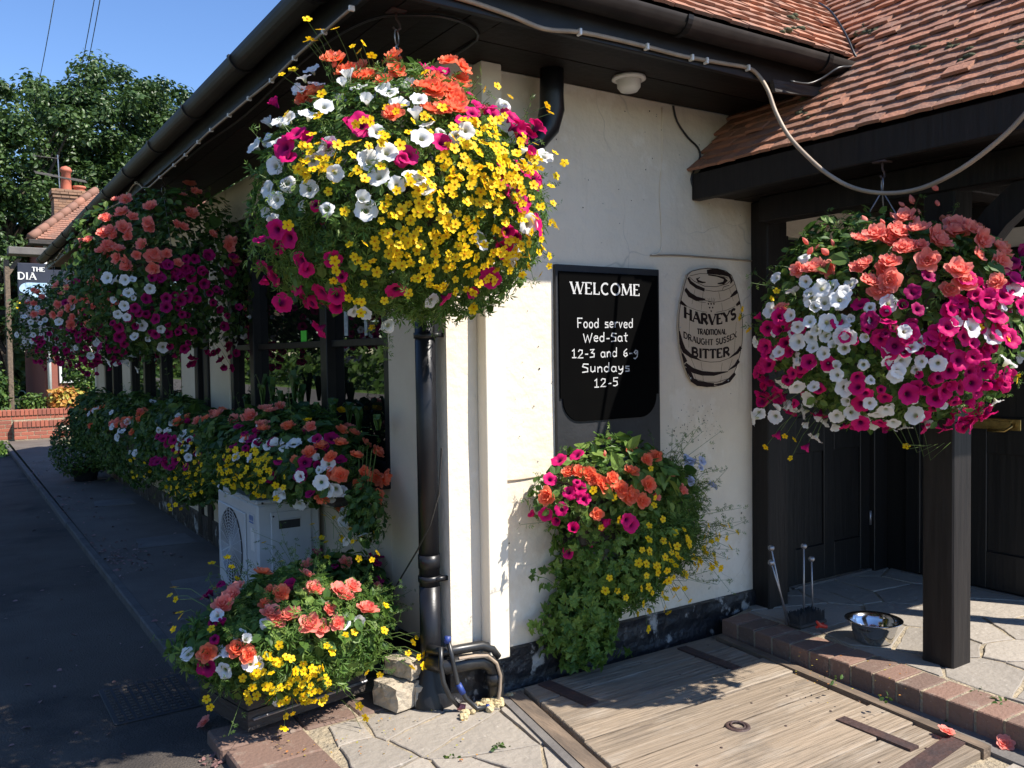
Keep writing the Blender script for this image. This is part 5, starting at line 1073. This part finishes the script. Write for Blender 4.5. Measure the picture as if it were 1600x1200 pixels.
fr = MB(); fr.hexa([(hx0(-1.62)-.045, -1.62, -.03), (hx0(-1.62)+.030, -1.62, -.03), (hx0(-.09)+.030, -.09, -.03), (hx0(-.09)-.045, -.09, -.03), (hx0(-1.62)-.045, -1.62, .012), (hx0(-1.62)+.030, -1.62, .012), (hx0(-.09)+.030, -.09, .012), (hx0(-.09)-.045, -.09, .012)], .2)
fr.build('frame_rail', framewood, ch); fr = MB(); fr.hexa([(hx1(-1.62)+.004, -1.62, -.03), (hx1(-1.62)+.055, -1.62, -.03), (hx1(-.12)+.055, -.12, -.03), (hx1(-.12)+.004, -.12, -.03), (hx1(-1.62)+.004, -1.62, .030), (hx1(-1.62)+.055, -1.62, .030), (hx1(-.12)+.055, -.12, .030), (hx1(-.12)+.004, -.12, .030)], .6)
fr.build('frame_rail', framewood, ch)
def strap(pts, w, name='strap'):
    mb = MB()
    for a, b in zip(pts[:-1], pts[1:]):
        a = np.array((*a, 0)); b = np.array((*b, 0)); d = (b-a)/np.linalg.norm(b-a); n = np.array((-d[1], d[0], 0))*w/2; z0, z1 = np.array((0, 0, .014)), np.array((0, 0, .027))
        mb.hexa([a-n+z0, b-n+z0, b+n+z0, a+n+z0, a-n+z1, b-n+z1, b+n+z1, a+n+z1])
    return mb.build(name, ironm, ch)
strap([(.43, -.10), (.46, -.42)], .07); strap([(1.28, -.13), (1.28, -.50)], .06); strap([(1.195, -1.13), (1.19, -1.46)], .055); strap([(.9, -1.565), (1.43, -1.505)], .075, 'hinge_plate')
mb = MB(); mb.lathe((.805, -.93, .015), [(.052, 0), (.050, .006), (.036, .007), (.034, -.004), (0, -.006)], 20); rp = mb.build('ring_pull', ironm, ch, True); mb = MB(); mb.tube([(.805+.028*math.cos(a), -.93+.028*math.sin(a), .021+.004*math.sin(a)) for a in np.linspace(0, 2*PI, 20)], .005, 6, False); mb.build('ring', ironm, rp, True)
for y in yb[1:-1]:
    for x in (.42, .62, 1.0, 1.22, 1.38):
        x2 = x+rs.uniform(-.05, .05); mb = MB(); mb.lathe((x2, y+.07+rs.uniform(-.04, .04), .0165), [(.006, 0), (.005, .003), (0, .004)], 7); (rs.random() < .55) and mb.build('nail_head', ironm, ch)
# gap strip of cement beside the hatch
mb = MB(); mb.hexa([(hx0(-1.65)-.085, -1.65, -.02), (hx0(-1.65)-.047, -1.65, -.02), (hx0(-.1)-.047, -.1, -.02), (hx0(-.1)-.085, -.1, -.02), (hx0(-1.65)-.085, -1.65, .008), (hx0(-1.65)-.047, -1.65, .008), (hx0(-.1)-.047, -.1, .008), (hx0(-.1)-.085, -.1, .008)])
mb.hexa([(hx1(-1.9)+.058, -1.9, -.03), (step_x(-1.9)+.004, -1.9, -.03), (step_x(-.12)+.004, -.12, -.03), (hx1(-.12)+.058, -.12, -.03), (hx1(-1.9)+.058, -1.9, .004), (step_x(-1.9)+.004, -1.9, .006), (step_x(-.12)+.004, -.12, .006), (hx1(-.12)+.058, -.12, .004)])
o = mb.build('cement_strip', slabm); o['kind'] = 'structure'
# ================================================================ boot scraper, bowl
bt = thing('boot_scraper', 'boot brush with ball topped rods and dark bristles by the porch post', 'boot scraper', (1.88, -.40, .1))
mb = MB(); mb.bev(1.80, -.46, .10, 2.02, -.36, .118, .006); mb.build('base', trough, bt)
mb = MB()
for i in range(34):
    for j in range(12): x, y = 1.81+i*.006, -.45+j*.0078; mb.tube([(x, y, .117), (x+random.uniform(-.006, .006), y+random.uniform(-.006, .006), .165+random.uniform(-.008, .008))], .0022, 3, False)
mb.build('bristles', acdark, bt)
for (bx, by, tx, ty) in ((1230, 985, 1205, 856), (1234, 988, 1205, 879), (1256, 968, 1256, 853), (1270, 987, 1268, 873)):
    A_, B_ = at(bx, by, 'y', -.40), at(tx, ty, 'y', -.40); A_[2] = max(A_[2], .118)
    mb = MB(); mb.tube([A_, B_], .0042, 8); rd = mb.build('rod', galv, bt, True); kb_ = MB(); kb_.lathe(B_, [(0.001, -.017), (.010, -.014), (.017, -.004), (.016, .006), (.009, .013), (.001, .015)], 12); kb_.build('knob', galv, rd, True)
rp_ = MB(); q0 = at(1278, 984, 'z', .112); q0[2] = .112; rp_.tube([q0+np.array((-.01, 0, .045)), q0+np.array((.015, 0, .02)), q0+np.array((.055, -.01, .008))], [.006, .012, .010], 8); rp_.tube([q0+np.array((.0, .01, .01)), q0+np.array((.045, .0, .022))], .007, 8); tag(rp_.build('red_plastic_toy', redpl), 'small crumpled red plastic piece beside the boot brush', 'red toy')
bw = MB(); bc = at(1368, 1006, 'z', .10); bc = np.array((bc[0]+.03, bc[1]+.03, .102)); bw.lathe(bc, [(r_*1.06, z_*1.1) for r_, z_ in ((0, .003), (.075, .0), (.083, .006), (.104, .072), (.110, .092), (.128, .096), (.128, .099), (.108, .096), (.099, .072), (.076, .010), (.0, .008))], 40)
tag(bw.build('dog_bowl', steel, None, True), 'shiny stainless steel dog bowl standing on the porch step edge', 'dog bowl')
# ================================================================ lamp, cables
dl = thing('eave_lamp', 'round white lamp fixed under the dark eave soffit above the wall', 'lamp', (.871, -.23, 2.83))
mb = MB(); mb.lathe((.871, -.23, 2.83), [(.0, -.001), (.078, -.001), (.080, -.012), (.062, -.018), (.058, -.016)], 30); mb.build('rim', plastic, dl, True); mb = MB(); mb.lathe((.871, -.23, 2.83), [(.056, -.014), (.054, -.048), (.040, -.066), (.0, -.068)], 30); mb.build('diffuser', plastic, dl, True)
wc = thing('festoon_cable', 'thick cream cable clipped along the front eave then looping below the porch roof', 'cable', (1.0, -.59, 2.85))
pts = [at(px, py, 'y', -.587) for px, py in ((560, -60), (640, -30), (700, -8), (740, 4), (800, 25), (850, 45), (905, 50), (960, 61), (1010, 73), (1060, 86), (1080, 90), (1130, 99), (1168, 106), (1185, 118))]
P_ = pts[-1]; e = at(1640, 130, 'x', 1.46); 
for px, py, f in ((1200, 142, .04), (1212, 175, .07), (1232, 212, .10), (1262, 245, .14), (1295, 273, .2), (1335, 294, .3), (1385, 302, .42), (1440, 294, .55), (1500, 265, .7), (1560, 220, .84), (1600, 180, .93), (1640, 130, 1.0)):
    x = P_[0]+(1.465-P_[0])*min(1, f*2); pts.append(at(px, py, 'x', x))
def smoothp(p, n=4):
    p = [np.array(q, float) for q in p]; out = []
    for i in range(len(p)-1):
        a, b, c, d = p[max(i-1, 0)], p[i], p[i+1], p[min(i+2, len(p)-1)]
        for k in range(n): t = k/n; out.append(.5*((2*b)+(-a+c)*t+(2*a-5*b+4*c-d)*t*t+(-a+3*b-3*c+d)*t**3))
    return out+[p[-1]]
mb = MB(); mb.tube(smoothp(pts), .0095, 8); mb.build('cable', cableg, wc, True)
for px, py in ((905, 50), (1010, 73), (1080, 90), (1103, 95), (1168, 106)):
    q = at(px, py, 'y', -.59); cl = MB(); cl.bev(q[0]-.006, q[1]-.014, q[2]-.014, q[0]+.006, -.578, q[2]+.012, .002); cl.build('clip', plastic, wc)
lcab = thing('eave_cable', 'thin wavy cable clipped along the bottom of the side fascia beside the gutter', 'cable', (-.585, 3, 2.82))
pts = [at(px, py, 'x', -.588) for px, py in ((549, 13), (506, 50), (460, 91), (424, 126), (389, 154), (358, 180), (330, 203), (310, 222), (290, 242), (272, 258), (250, 277), (228, 295))]
y = pts[-1][1]
while y < 10: y += .35; pts.append(np.array((-.588, y, 2.845+.02*math.sin(y*4))))
mb = MB(); mb.tube(smoothp(pts, 3), .0065, 6); mb.build('cable', cableg, lcab, True)
for q in pts: cl = MB(); cl.bev(q[0]-.010, q[1]-.006, q[2]-.010, -.576, q[1]+.006, q[2]+.010, .002); cl.build('clip', plastic, lcab)
l2 = MB(); pts = [at(px, py, 'z', 2.822) for px, py in ((700, 92), (745, 62), (735, 40), (690, 26), (650, 24), (600, 25), (560, 38), (520, 60), (480, 90), (440, 125), (405, 160), (370, 190), (320, 225), (290, 250))]; l2.tube(smoothp(pts, 3), .006, 6)
l3 = l2.build('soffit_cable', cableb, None, True); tag(l3, 'thin dark cable looping across the corner soffit above the front basket', 'cable')
def wallwire(name, pix, r, mat, label, y=-.006):
    mb = MB(); mb.tube(smoothp([at(px, py, 'y', y) for px, py in pix], 3), r, 6); tag(mb.build(name, mat, None, True), label, 'wire')
wallwire('wall_wire', ((1034, 168), (1035, 215), (1034, 262), (1031, 300), (1033, 340), (1034, 385), (1028, 396), (1018, 398)), .0042, render, 'thin painted wire running down the wall above the chalkboard')
wallwire('wall_wire', ((1016, 399), (1060, 399), (1100, 402), (1140, 405), (1182, 408)), .0045, cableg, 'thin painted wire running level above the barrel sign')
wallwire('wall_wire', ((1052, 165), (1058, 190), (1075, 215), (1090, 230), (1094, 245), (1086, 262), (1080, 280), (1085, 298)), .006, cableb, 'slack black wire hanging from the soffit to the porch beam', -.010)
wallwire('wall_wire', ((786, 751), (812, 749), (838, 745), (858, 742)), .0035, cableg, 'short painted wire on the wall left of the wall planter')
lw = MB(); pts = [P2(1280, 5, -.3), P2(1300, 20, -.45), P2(1322, 55, -.60), P2(1335, 85, -.68), P2(1344, 96, -.70), P2(1330, 104, -.70), P2(1310, 106, -.70), P2(1285, 122, -.66), P2(1262, 131, -.64), P2(1235, 127, -.63)]
lw.tube(smoothp(pts, 3), .006, 6); tag(lw.build('valley_wire', cableb, None, True), 'dark wire lying in the roof valley and curling round the gutter end', 'wire')
# stickers on the window panes
for (px, py, w_, h_, mt, lb) in ((474, 526, .10, .075, notegreen, 'bright green note stuck inside the first window pane'), (540, 505, .05, .14, stickerm, 'tall pale sticker strip on the pane nearest the wall'), (571, 508, .035, .11, stickerm, 'narrow grey sticker strip beside the tall pale one'), (540, 535, .022, .03, stickerm, 'tiny square sticker below the tall sticker strip'), (511, 527, .028, .09, whitepaint, 'narrow white notice close to the first window mullion')):
    q = at(px, py, 'x', .05); mb = MB(); mb.box(.0515, q[1]-w_/2, q[2]-h_/2, .0535, q[1]+w_/2, q[2]+h_/2); tag(mb.build('window_sticker', mt), lb, 'sticker', 'stickers on the front window')
# ================================================================ on the road
mh = thing('manhole_cover', 'flat dark rectangular iron manhole cover in the road near the flower trough', 'manhole cover', (-1.0, 1.0, -.05))
mb = MB(); mb.bev(-1.27, .74, -.052, -.90, 1.22, -.044, .003); mb.build('frame', frameb, mh); mb = MB()
for i in range(9):
    for j in range(12): mb.bev(-1.25+i*.0375, .76+j*.0372, -.0445, -1.25+i*.0375+.027, .76+j*.0372+.027, -.040, .003)
mb.build('tread', asphalt, mh)
lt = MB(); rs = np.random.default_rng(6); P = []; N = []
for (px, py, sx, sy, n) in ((185, 880, 28, 12, 110), (150, 865, 20, 10, 30), (105, 800, 20, 18, 70), (130, 790, 25, 25, 50), (60, 740, 12, 10, 30), (280, 990, 30, 20, 20), (335, 1185, 14, 8, 25), (150, 900, 100, 90, 40), (120, 1080, 90, 60, 30), (200, 690, 30, 20, 10), (240, 880, 20, 6, 16)):
    for _ in range(n):
        q = at(px+rs.normal(0, sx), py+rs.normal(0, sy), 'z', -.046); 
        if q[0] > -.86 and q[1] > 1.3: q[2] = .010
        elif q[0] > -.95: continue
        P.append(q); N.append((rs.normal(0, .3), rs.normal(0, .3), 1))
litter = leafmat('litter', [(0, (.10, .06, .05)), (.5, (.26, .14, .13)), (1, (.36, .22, .20))], .15)
V, F, A = leaves_np(OVAL, np.array(P), np.array(N), .032*rs.uniform(.4, 1.3, len(P)), rs); o = rawmesh('fallen_petals', V, F, A, litter); o['kind'] = 'stuff'; tag(o, 'scattered dry petals and leaf litter along the kerb', 'petals')
def fallen(px, py, z, kind, lb):
    q = at(px, py, 'z', z); m = PR[kind][0][0]; o = bpy.data.objects.new('fallen_bloom', m); COL.objects.link(o); o.location = q+np.array((0, 0, .012)); o.rotation_euler = (random.uniform(-.6, .6), random.uniform(-.6, .6), random.uniform(0, 6)); o.scale = (.034, .034, .014); tag(o, lb, 'fallen flower', 'fallen begonia blooms')
fallen(318, 1133, -.045, 'salmon_begonia', 'fallen pink begonia bloom on the road below the flower trough'); fallen(1480, 1147, .03, 'salmon_begonia', 'fallen begonia bloom at the corner of the cellar hatch hinge'); fallen(1570, 1166, .01, 'salmon_begonia', 'fallen begonia bloom on the paving below the brick step')
# small yellow petals on the patio
P = []; N = []
for _ in range(90): q = at(rs.uniform(420, 760), rs.uniform(1090, 1190), 'z', .006); P.append(q); N.append((rs.normal(0, .3), rs.normal(0, .3), 1))
for _ in range(40): q = at(rs.uniform(1240, 1420), rs.uniform(1020, 1100), 'z', .104); P.append(q); N.append((rs.normal(0, .3), rs.normal(0, .3), 1)) if q[0] > step_x(q[1])+.02 else None
N = N[:len(P)]
while len(N) < len(P): N.append((0, 0, 1))
V, F, A = leaves_np(OVAL, np.array(P), np.array(N), .010*rs.uniform(.4, 1.4, len(P)), rs); o = rawmesh('petal_crumbs', V, F, A, leafyel); o['kind'] = 'stuff'; tag(o, 'tiny yellow petals scattered over the sunny paving', 'petals')
wd = []; 
# weeds in paving joints
P = []; N = []
for (px, py, n) in ((780, 1165, 14), (1300, 1060, 8), (1560, 1095, 10), (1480, 1130, 8), (700, 1180, 6), (1380, 1090, 6), (1530, 1080, 6)):
    for _ in range(n): q = at(px+rs.normal(0, 8), py+rs.normal(0, 3), 'z', .1 if px > 1290 and py < 1100 else .004); P.append(q); N.append((rs.normal(), rs.normal(), .4))
V, F, A = leaves_np(OVAL, np.array(P), np.array(N), .022*rs.uniform(.5, 1.3, len(P)), rs); o = rawmesh('joint_weeds', V, F, A, leafhedge); o['kind'] = 'stuff'; tag(o, 'small green weeds growing in the paving joints', 'weeds')
# ================================================================ far end: brick wall, garden, pub sign, house, trees
bwl = thing('brick_garden_wall', 'low red brick garden wall in sunlight across the end of the pavement', 'garden wall', (-.3, 15.9, 0))
def bricks(mb, x0, x1, y, z0, courses, L=.215, h=.065, j=.010, depth=.10, face=-1):
    for c in range(courses):
        z = z0+c*(h+j); x = x0-(L/2 if c % 2 else 0)
        while x < x1:
            a, b = max(x, x0), min(x+L, x1)
            if b-a > .03: mb.bev(a, y, z, b, y+depth, z+h, .004)
            x += L+j
def soldiers(mb, x0, x1, y, z, w=.065, h=.11, j=.010, depth=.12):
    x = x0
    while x < x1-.02: mb.bev(x, y, z, min(x+w, x1), y+depth, z+h, .004); x += w+j
mb = MB(); bricks(mb, -.70, 2.5, 15.82, .02, 3); soldiers(mb, -.70, 2.5, 15.80, .25, h=.12); bricks(mb, -3.2, 2.5, 15.96, .40, 1, depth=.12); soldiers(mb, -3.2, 2.5, 15.94, .475, h=.11, depth=.25); bricks(mb, -3.2, -.72, 15.96, .02, 5, depth=.12); mb.build('brickwork', redbrick, bwl)
mb = MB(); mb.box(-.69, 15.825, -.05, 2.49, 16.14, .385); mb.box(-3.19, 15.965, -.05, 2.49, 16.14, .58); mb.build('mortar_core', mortarm, bwl)
vb = MB(); vb.bev(.06, 15.805, .155, .30, 15.83, .25, .004)
for k in range(5): vb.bev(.075+k*.044, 15.795, .17, .10+k*.044, 15.804, .235, .002)
vb.build('vent_brick', cream, bwl)
o = sheet('grass_verge', grassm, [(-9, 13.2), (-1.02, 13.2), (-.78, 15.0), (-.74, 15.9), (-9, 15.9)], -.045)
P = RNG.uniform(size=(2600, 3))*np.array((3.2, 2.6, 0))+np.array((-4.0, 13.3, -.045)); N = RNG.normal(size=(2600, 3))*np.array((1, 1, .3)); P = P[P[:, 0] < -1.0+(P[:, 1]-13.2)*.1]; N = N[:len(P)]
V, F, A = leaves_np(OVAL, P, N, .07*RNG.uniform(.5, 1.4, len(P)), RNG); o = rawmesh('grass_blades', V, F, A, leafhedge); o['kind'] = 'stuff'; tag(o, 'short sunny grass blades on the verge', 'grass')
def clump(name, label, cat, c, r, n, size, mat, tmpl=OVAL, seed=1, inner=.4, group=None):
    root = thing(name, label, cat, (c[0], c[1], 0), group); p = Plant(root, c, r, seed, .12); p.leaves(tmpl, mat, n, size, inner=inner); p.st.tube([(c[0], c[1], -.05), c], .02, 6); p.st.build('stem', barkm, root); return root
clump('golden_plant', 'low golden orange leaved plant in the sun behind the brick garden wall', 'plant', (.28, 16.35, .70), (.38, .25, .28), 700, .11, leafyel, seed=2)
clump('garden_plant', 'low yellow green plant behind the brick wall left of the golden one', 'plant', (-.32, 16.4, .66), (.26, .25, .22), 500, .08, leafhedge, seed=3)
clump('garden_shrub', 'dark upright shrub behind the left part of the brick wall', 'shrub', (-1.35, 17.2, .9), (.85, .6, .9), 2600, .10, leafdark, seed=4)
clump('garden_shrub', 'russet climbing shrub against the brick house wall', 'shrub', (.75, 17.6, 1.1), (.35, .4, .8), 1500, .10, leafyel if False else leafhedge, seed=5)
clump('garden_shrub', 'sunlit shrub at the far left edge below the pub sign', 'shrub', (-1.7, 19.0, 1.75), (.8, .7, .45), 1600, .10, leafhedge, seed=6)
# pub sign on its post, beyond the low wall
pg = thing('pub_sign', 'dark navy hanging pub sign with white lettering on a timber post beyond the pub', 'pub sign', (-1.0, 17, 0))
Q = lambda px, py, y=17.0: at(px, py, 'y', y)
def sbox(name, mat, pa, pb, y0, y1, parent, b=.012):
    A_, B_ = Q(*pa), Q(*pb); mb = MB(); mb.bev(min(A_[0], B_[0]), y0, min(A_[2], B_[2]), max(A_[0], B_[0]), y1, max(A_[2], B_[2]), b); return mb.build(name, mat, parent)
mb = MB(); a_ = Q(6, 405); b_ = Q(23, 640); mb.bev(a_[0], 17.02, -.06, b_[0], 17.22, a_[2], .015); mb.build('post', framewood, pg)
sbox('beam', slabm, (12, 386), (135, 403), 16.85, 17.3, pg); a_ = Q(6, 440); mb = MB(); mb.prism([Q(8, 440, 17.05), Q(8, 425, 17.05), Q(26, 404, 17.05), Q(34, 404, 17.05)], (0, .1, 0)); mb.build('brace', framewood, pg)
pn = sbox('panel', signblue, (26, 411), (128, 545), 16.9, 16.97, pg)
c_ = Q(64, 437, 16.89); S = Strips(c_, (1, 0, 0), (0, 0, 1), (0, -1, 0)); u = .0128
S.text('DIA', CAPS, -1.22*16*u, -.0, 10.5*u, 2.4*u, 26*u, True, 0, 0); S.build('lettering', whitepaint, pn)
c_ = Q(60, 424, 16.89); S = Strips(c_, (1, 0, 0), (0, 0, 1), (0, -1, 0)); S.text('THE', CAPS, 0, 0, 6.5*u, 1.8*u, 18*u, True); S.build('upper_lettering', whitepaint, pn)
c_ = Q(60, 452, 16.888); mb = MB(); mb.add([c_+np.array((27*u*math.cos(a), 0, 12*u*math.sin(a)*(1+.15*math.sin(3*a)))) for a in np.linspace(0, 2*PI, 37)[:-1]], [tuple(range(36))]); mb.build('picture', skypaint, pn)
# house
hs = thing('brick_house', 'red brick house with hipped clay tile roof and tall chimney seen beyond the pub gutter', 'house', (3, 25, 0))
mb = MB(); mb.box(.55, 23.6, -.05, 9, 30, 4.85); mb.build('wall', redbrick, hs)
mb = MB()
rs = np.random.default_rng(2)
for r in range(26):
    for k in range(60):
        u = k*.17+(.085 if r % 2 else 0); yy = .0; h = r*.10; x = .30+u
        if x < .30+h*.72+.05: continue
        if x > 9: break
        z0 = 4.80+h*.66; y0 = 23.3+h*.75; mb.hexa([(x, y0, z0+.03), (x+.165, y0, z0+.03), (x+.165, y0+.12, z0+.105), (x, y0+.12, z0+.105), (x, y0-.008, z0+.045), (x+.165, y0-.008, z0+.045), (x+.165, y0+.11, z0+.12), (x, y0+.11, z0+.12)], rs.random())
mb.add([(.30, 23.3, 4.8), (9.2, 23.3, 4.8), (9.2, 25.3, 6.55), (2.2, 25.3, 6.55)], [(0, 1, 2, 3)]); mb.add([(.30, 23.3, 4.8), (2.2, 25.3, 6.55), (2.2, 28, 6.55), (.30, 30, 4.8)], [(0, 1, 2, 3)]); mb.add([(2.2, 25.3, 6.55), (9.2, 25.3, 6.55), (9.2, 28, 6.55), (2.2, 28, 6.55)], [(0, 1, 2, 3)])
rf = mb.build('roof', oldtile, hs)
mb = MB()
for i in range(9): t = i/9; p0 = np.array((.30+1.9*t, 23.3+2.0*t, 4.86+1.75*t)); mb.tube([p0, p0+np.array((.24, .25, .215))], [.12, .105], 8)
mb.build('hip_tiles', oldtile, rf, True)
mb = MB(); bricks(mb, 1.08, 1.95, 25.2, 5.2, 15, depth=.75); bricks(mb, 1.05, 1.98, 25.17, 6.30, 1, depth=.8); bricks(mb, 1.02, 2.01, 25.14, 6.40, 2, depth=.86); mb.box(1.09, 25.21, 5.2, 1.94, 25.93, 6.56); cm = mb.build('chimney', hillbrick, rf)
mb = MB(); mb.lathe((1.45, 25.5, 6.55), [(.15, 0), (.13, .55), (.16, .57), (.17, .62), (.12, .70), (.02, .74)], 16); mb.build('chimney_pot', potm, cm, True); mb = MB(); mb.lathe((1.80, 25.5, 6.55), [(.16, 0), (.15, .10), (.19, .12), (.18, .17), (.05, .17)], 16); mb.build('chimney_pot', potm, cm, True)
mb = MB(); mb.bev(.25, 23.2, 4.68, 9.2, 23.28, 4.80, .01); mb.box(.25, 23.28, 4.66, 9.2, 23.6, 4.70); mb.build('eaves', trough, hs)
for x, z in ((.9, .9), (2.3, .9), (.9, 3.1), (2.3, 3.1)):
    mb = MB(); mb.bev(x, 23.54, z, x+.85, 23.6, z+1.2, .01); w = mb.build('window', whitepaint, hs)
    for k in (0, 1): mb = MB(); mb.box(x+.07+k*.38, 23.53, z+.08, x+.40+k*.38, 23.538, z+1.12); mb.build('pane', glassm, w)
mb = MB(); mb.tube([(.66, 23.5, 0), (.66, 23.5, 4.7)], .05, 8); mb.build('drainpipe', whitepaint, hs, True)
ae = thing('tv_aerial', 'spiky television aerial on a thin pole beside the house chimney', 'aerial', (1.0, 25.4, 5.6))
pole = MB(); A0 = at(96, 335, 'y', 25.35); A1 = at(90, 242, 'y', 25.35); pole.tube([A0, A1], .016, 6); pole.build('pole', galv, ae)
e = MB()
for dy in (-.06, 0, .06): q0, q1 = at(54, 269, 'y', 25.35), at(135, 284, 'y', 25.35); e.tube([q0+np.array((0, dy*3, dy)), q1+np.array((0, dy*3, dy))], .014, 5)
q0, q1 = at(52, 243, 'y', 25.35), at(92, 248, 'y', 25.35); e.tube([q0, q1], .014, 5)
for t in np.linspace(0, 1, 8): q = q0+(q1-q0)*t; e.tube([q+np.array((0, -.15, .06)), q+np.array((0, .15, -.02))], .008, 4)
e.build('elements', kerbm, ae)
# trees
def tree(label, c, crown, h, seed, nclump, per, size, group=None, mat=leaftree):
    root = thing('oak_tree', label, 'tree', (c[0], c[1], 0), group); rs = np.random.default_rng(seed); cx, cy = c; cz = h-crown[2]
    tk = MB(); tk.tube([(cx, cy, -.1), (cx+.1, cy, cz*.35), (cx-.1, cy+.1, cz*.7), (cx, cy, cz)], [.45, .38, .30, .2], 10)
    ph = rs.uniform(0, 6.28, 6); cc = []
    while len(cc) < nclump:
        d = rs.normal(size=3); d /= np.linalg.norm(d)
        if d[2] < -.75: continue
        L = 1+.13*math.sin(3*d[0]+ph[0]+2*d[1])+.11*math.sin(5*d[2]+ph[1]+3*d[0])+.09*math.sin(6*d[1]+ph[2]); rr = (.45+.55*rs.random()**.45)*L
        cc.append(np.array((cx, cy, cz))+d*np.array(crown)*rr)
    for q in cc[::max(1, nclump//40)]: s_ = np.array((cx, cy, cz-crown[2]*.5)); tk.tube([s_, (s_+q)/2+rs.normal(0, .25, 3), q], [.14, .08, .03], 5, False)
    tk.build('trunk', barkm, root, True); cc = np.array(cc); base = rs.random(len(cc)); n = len(cc)*per; idx = np.repeat(np.arange(len(cc)), per)
    off = rs.normal(size=(n, 3)); off /= np.linalg.norm(off, axis=1, keepdims=True); R_ = (np.array(crown).mean()*.155)*(.6+.6*base[idx])[:, None]; pos = cc[idx]+off*R_*np.sqrt(rs.random(n))[:, None]*np.array((1.15, 1.15, .8))
    nn = off*.8+np.array((0, 0, .7))+rs.normal(0, .42, (n, 3)); k = pos[:, 2] > .1; pos, nn = pos[k], nn[k]; rnd = np.clip(base[idx][k]*.5+rs.random(len(pos))*.5, 0, 1)
    V, F, A = leaves_np(OVAL, pos, nn, size*rs.uniform(.6, 1.3, len(pos)), rs, rnd); rawmesh('crown', V, F, A, mat, root); return root
G = 'oak trees behind the house'
tree('broad dark oak crown rising highest behind the house chimney', (6.6, 40), (5.0, 4.2, 5.6), 14.6, 1, 460, 170, .20, G)
tree('oak tree at the left edge behind the pub sign, lower than the broad one', (.2, 37), (4.2, 3.8, 4.6), 12.0, 2, 330, 150, .195, G)
tree('oak tree filling the gap low down between house and gutter', (10.2, 38), (4.0, 3.6, 5.6), 14.2, 3, 300, 150, .20, G)
tree('small bushy tree low at the left edge in front of the oaks', (-.6, 28), (1.6, 1.5, 1.9), 5.6, 4, 110, 110, .14, None, leafhedge if False else leaftree)
clump('wood_edge_shrub', 'dark undergrowth between the oak trunks behind the house', 'undergrowth', (2.5, 41, 2.6), (9, 2, 3.4), 9000, .42, leaftree, seed=9)
# overhead wires
for (px0, px1, lb) in ((85, 62, 'thin overhead wire in the sky, leftmost one standing apart'), (148, 123, 'thin overhead wire in the sky, left one of the close pair'), (157, 132, 'thin overhead wire in the sky, right one of the close pair')):
    a = at(px0+8, -50, 'y', 16); b = at(px1-6, 150, 'y', 34); mb = MB(); mb.tube([a+(b-a)*t+np.array((0, 0, -.5*t*(1-t))) for t in np.linspace(-.5, 1.2, 12)], .011, 5); tag(mb.build('overhead_wire', cableb), lb, 'wire', 'overhead wires')
# across the road (what the window panes mirror)
hd = thing('roadside_hedge', 'long green hedge along the far side of the road mirrored in the pub windows', 'hedge', (-14, 30, 0))
n = 9000; rs = np.random.default_rng(12); P = np.stack([-14.5+rs.normal(0, .7, n), rs.uniform(-15, 95, n), rs.uniform(0, 1, n)**.7*2.0*(1+.25*np.sin(rs.uniform(0, 6, n)))], 1); N = np.array((.6, 0, .6))+rs.normal(0, .5, (n, 3)); V, F, A = leaves_np(OVAL, P, N, .42*rs.uniform(.6, 1.3, n), rs); rawmesh('foliage', V, F, A, leafhedge, hd)
sheet('far_road', slabm, [(-13, -60), (-5.5, -60), (-5.5, 90), (-13, 90)], -.048)
o = sheet('far_verge', grassm, [(-20, -60), (-13, -60), (-13, 95), (-20, 95)], -.048)
t0 = tree('roadside tree across the road, mirrored dark in the window panes', (-19, 24), (5, 6, 5.5), 12, 21, 140, 45, .55, 'trees across the road')
for k, (x, y) in enumerate(((-20, 38), (-19, 54), (-21, 72), (-19, 8))):
    r_ = t0.copy(); COL.objects.link(r_); r_.location = (x, y, 0); r_['label'] = 'roadside tree across the road, mirrored dark in the window panes'
    for c in t0.children: d = c.copy(); COL.objects.link(d); d.parent = r_
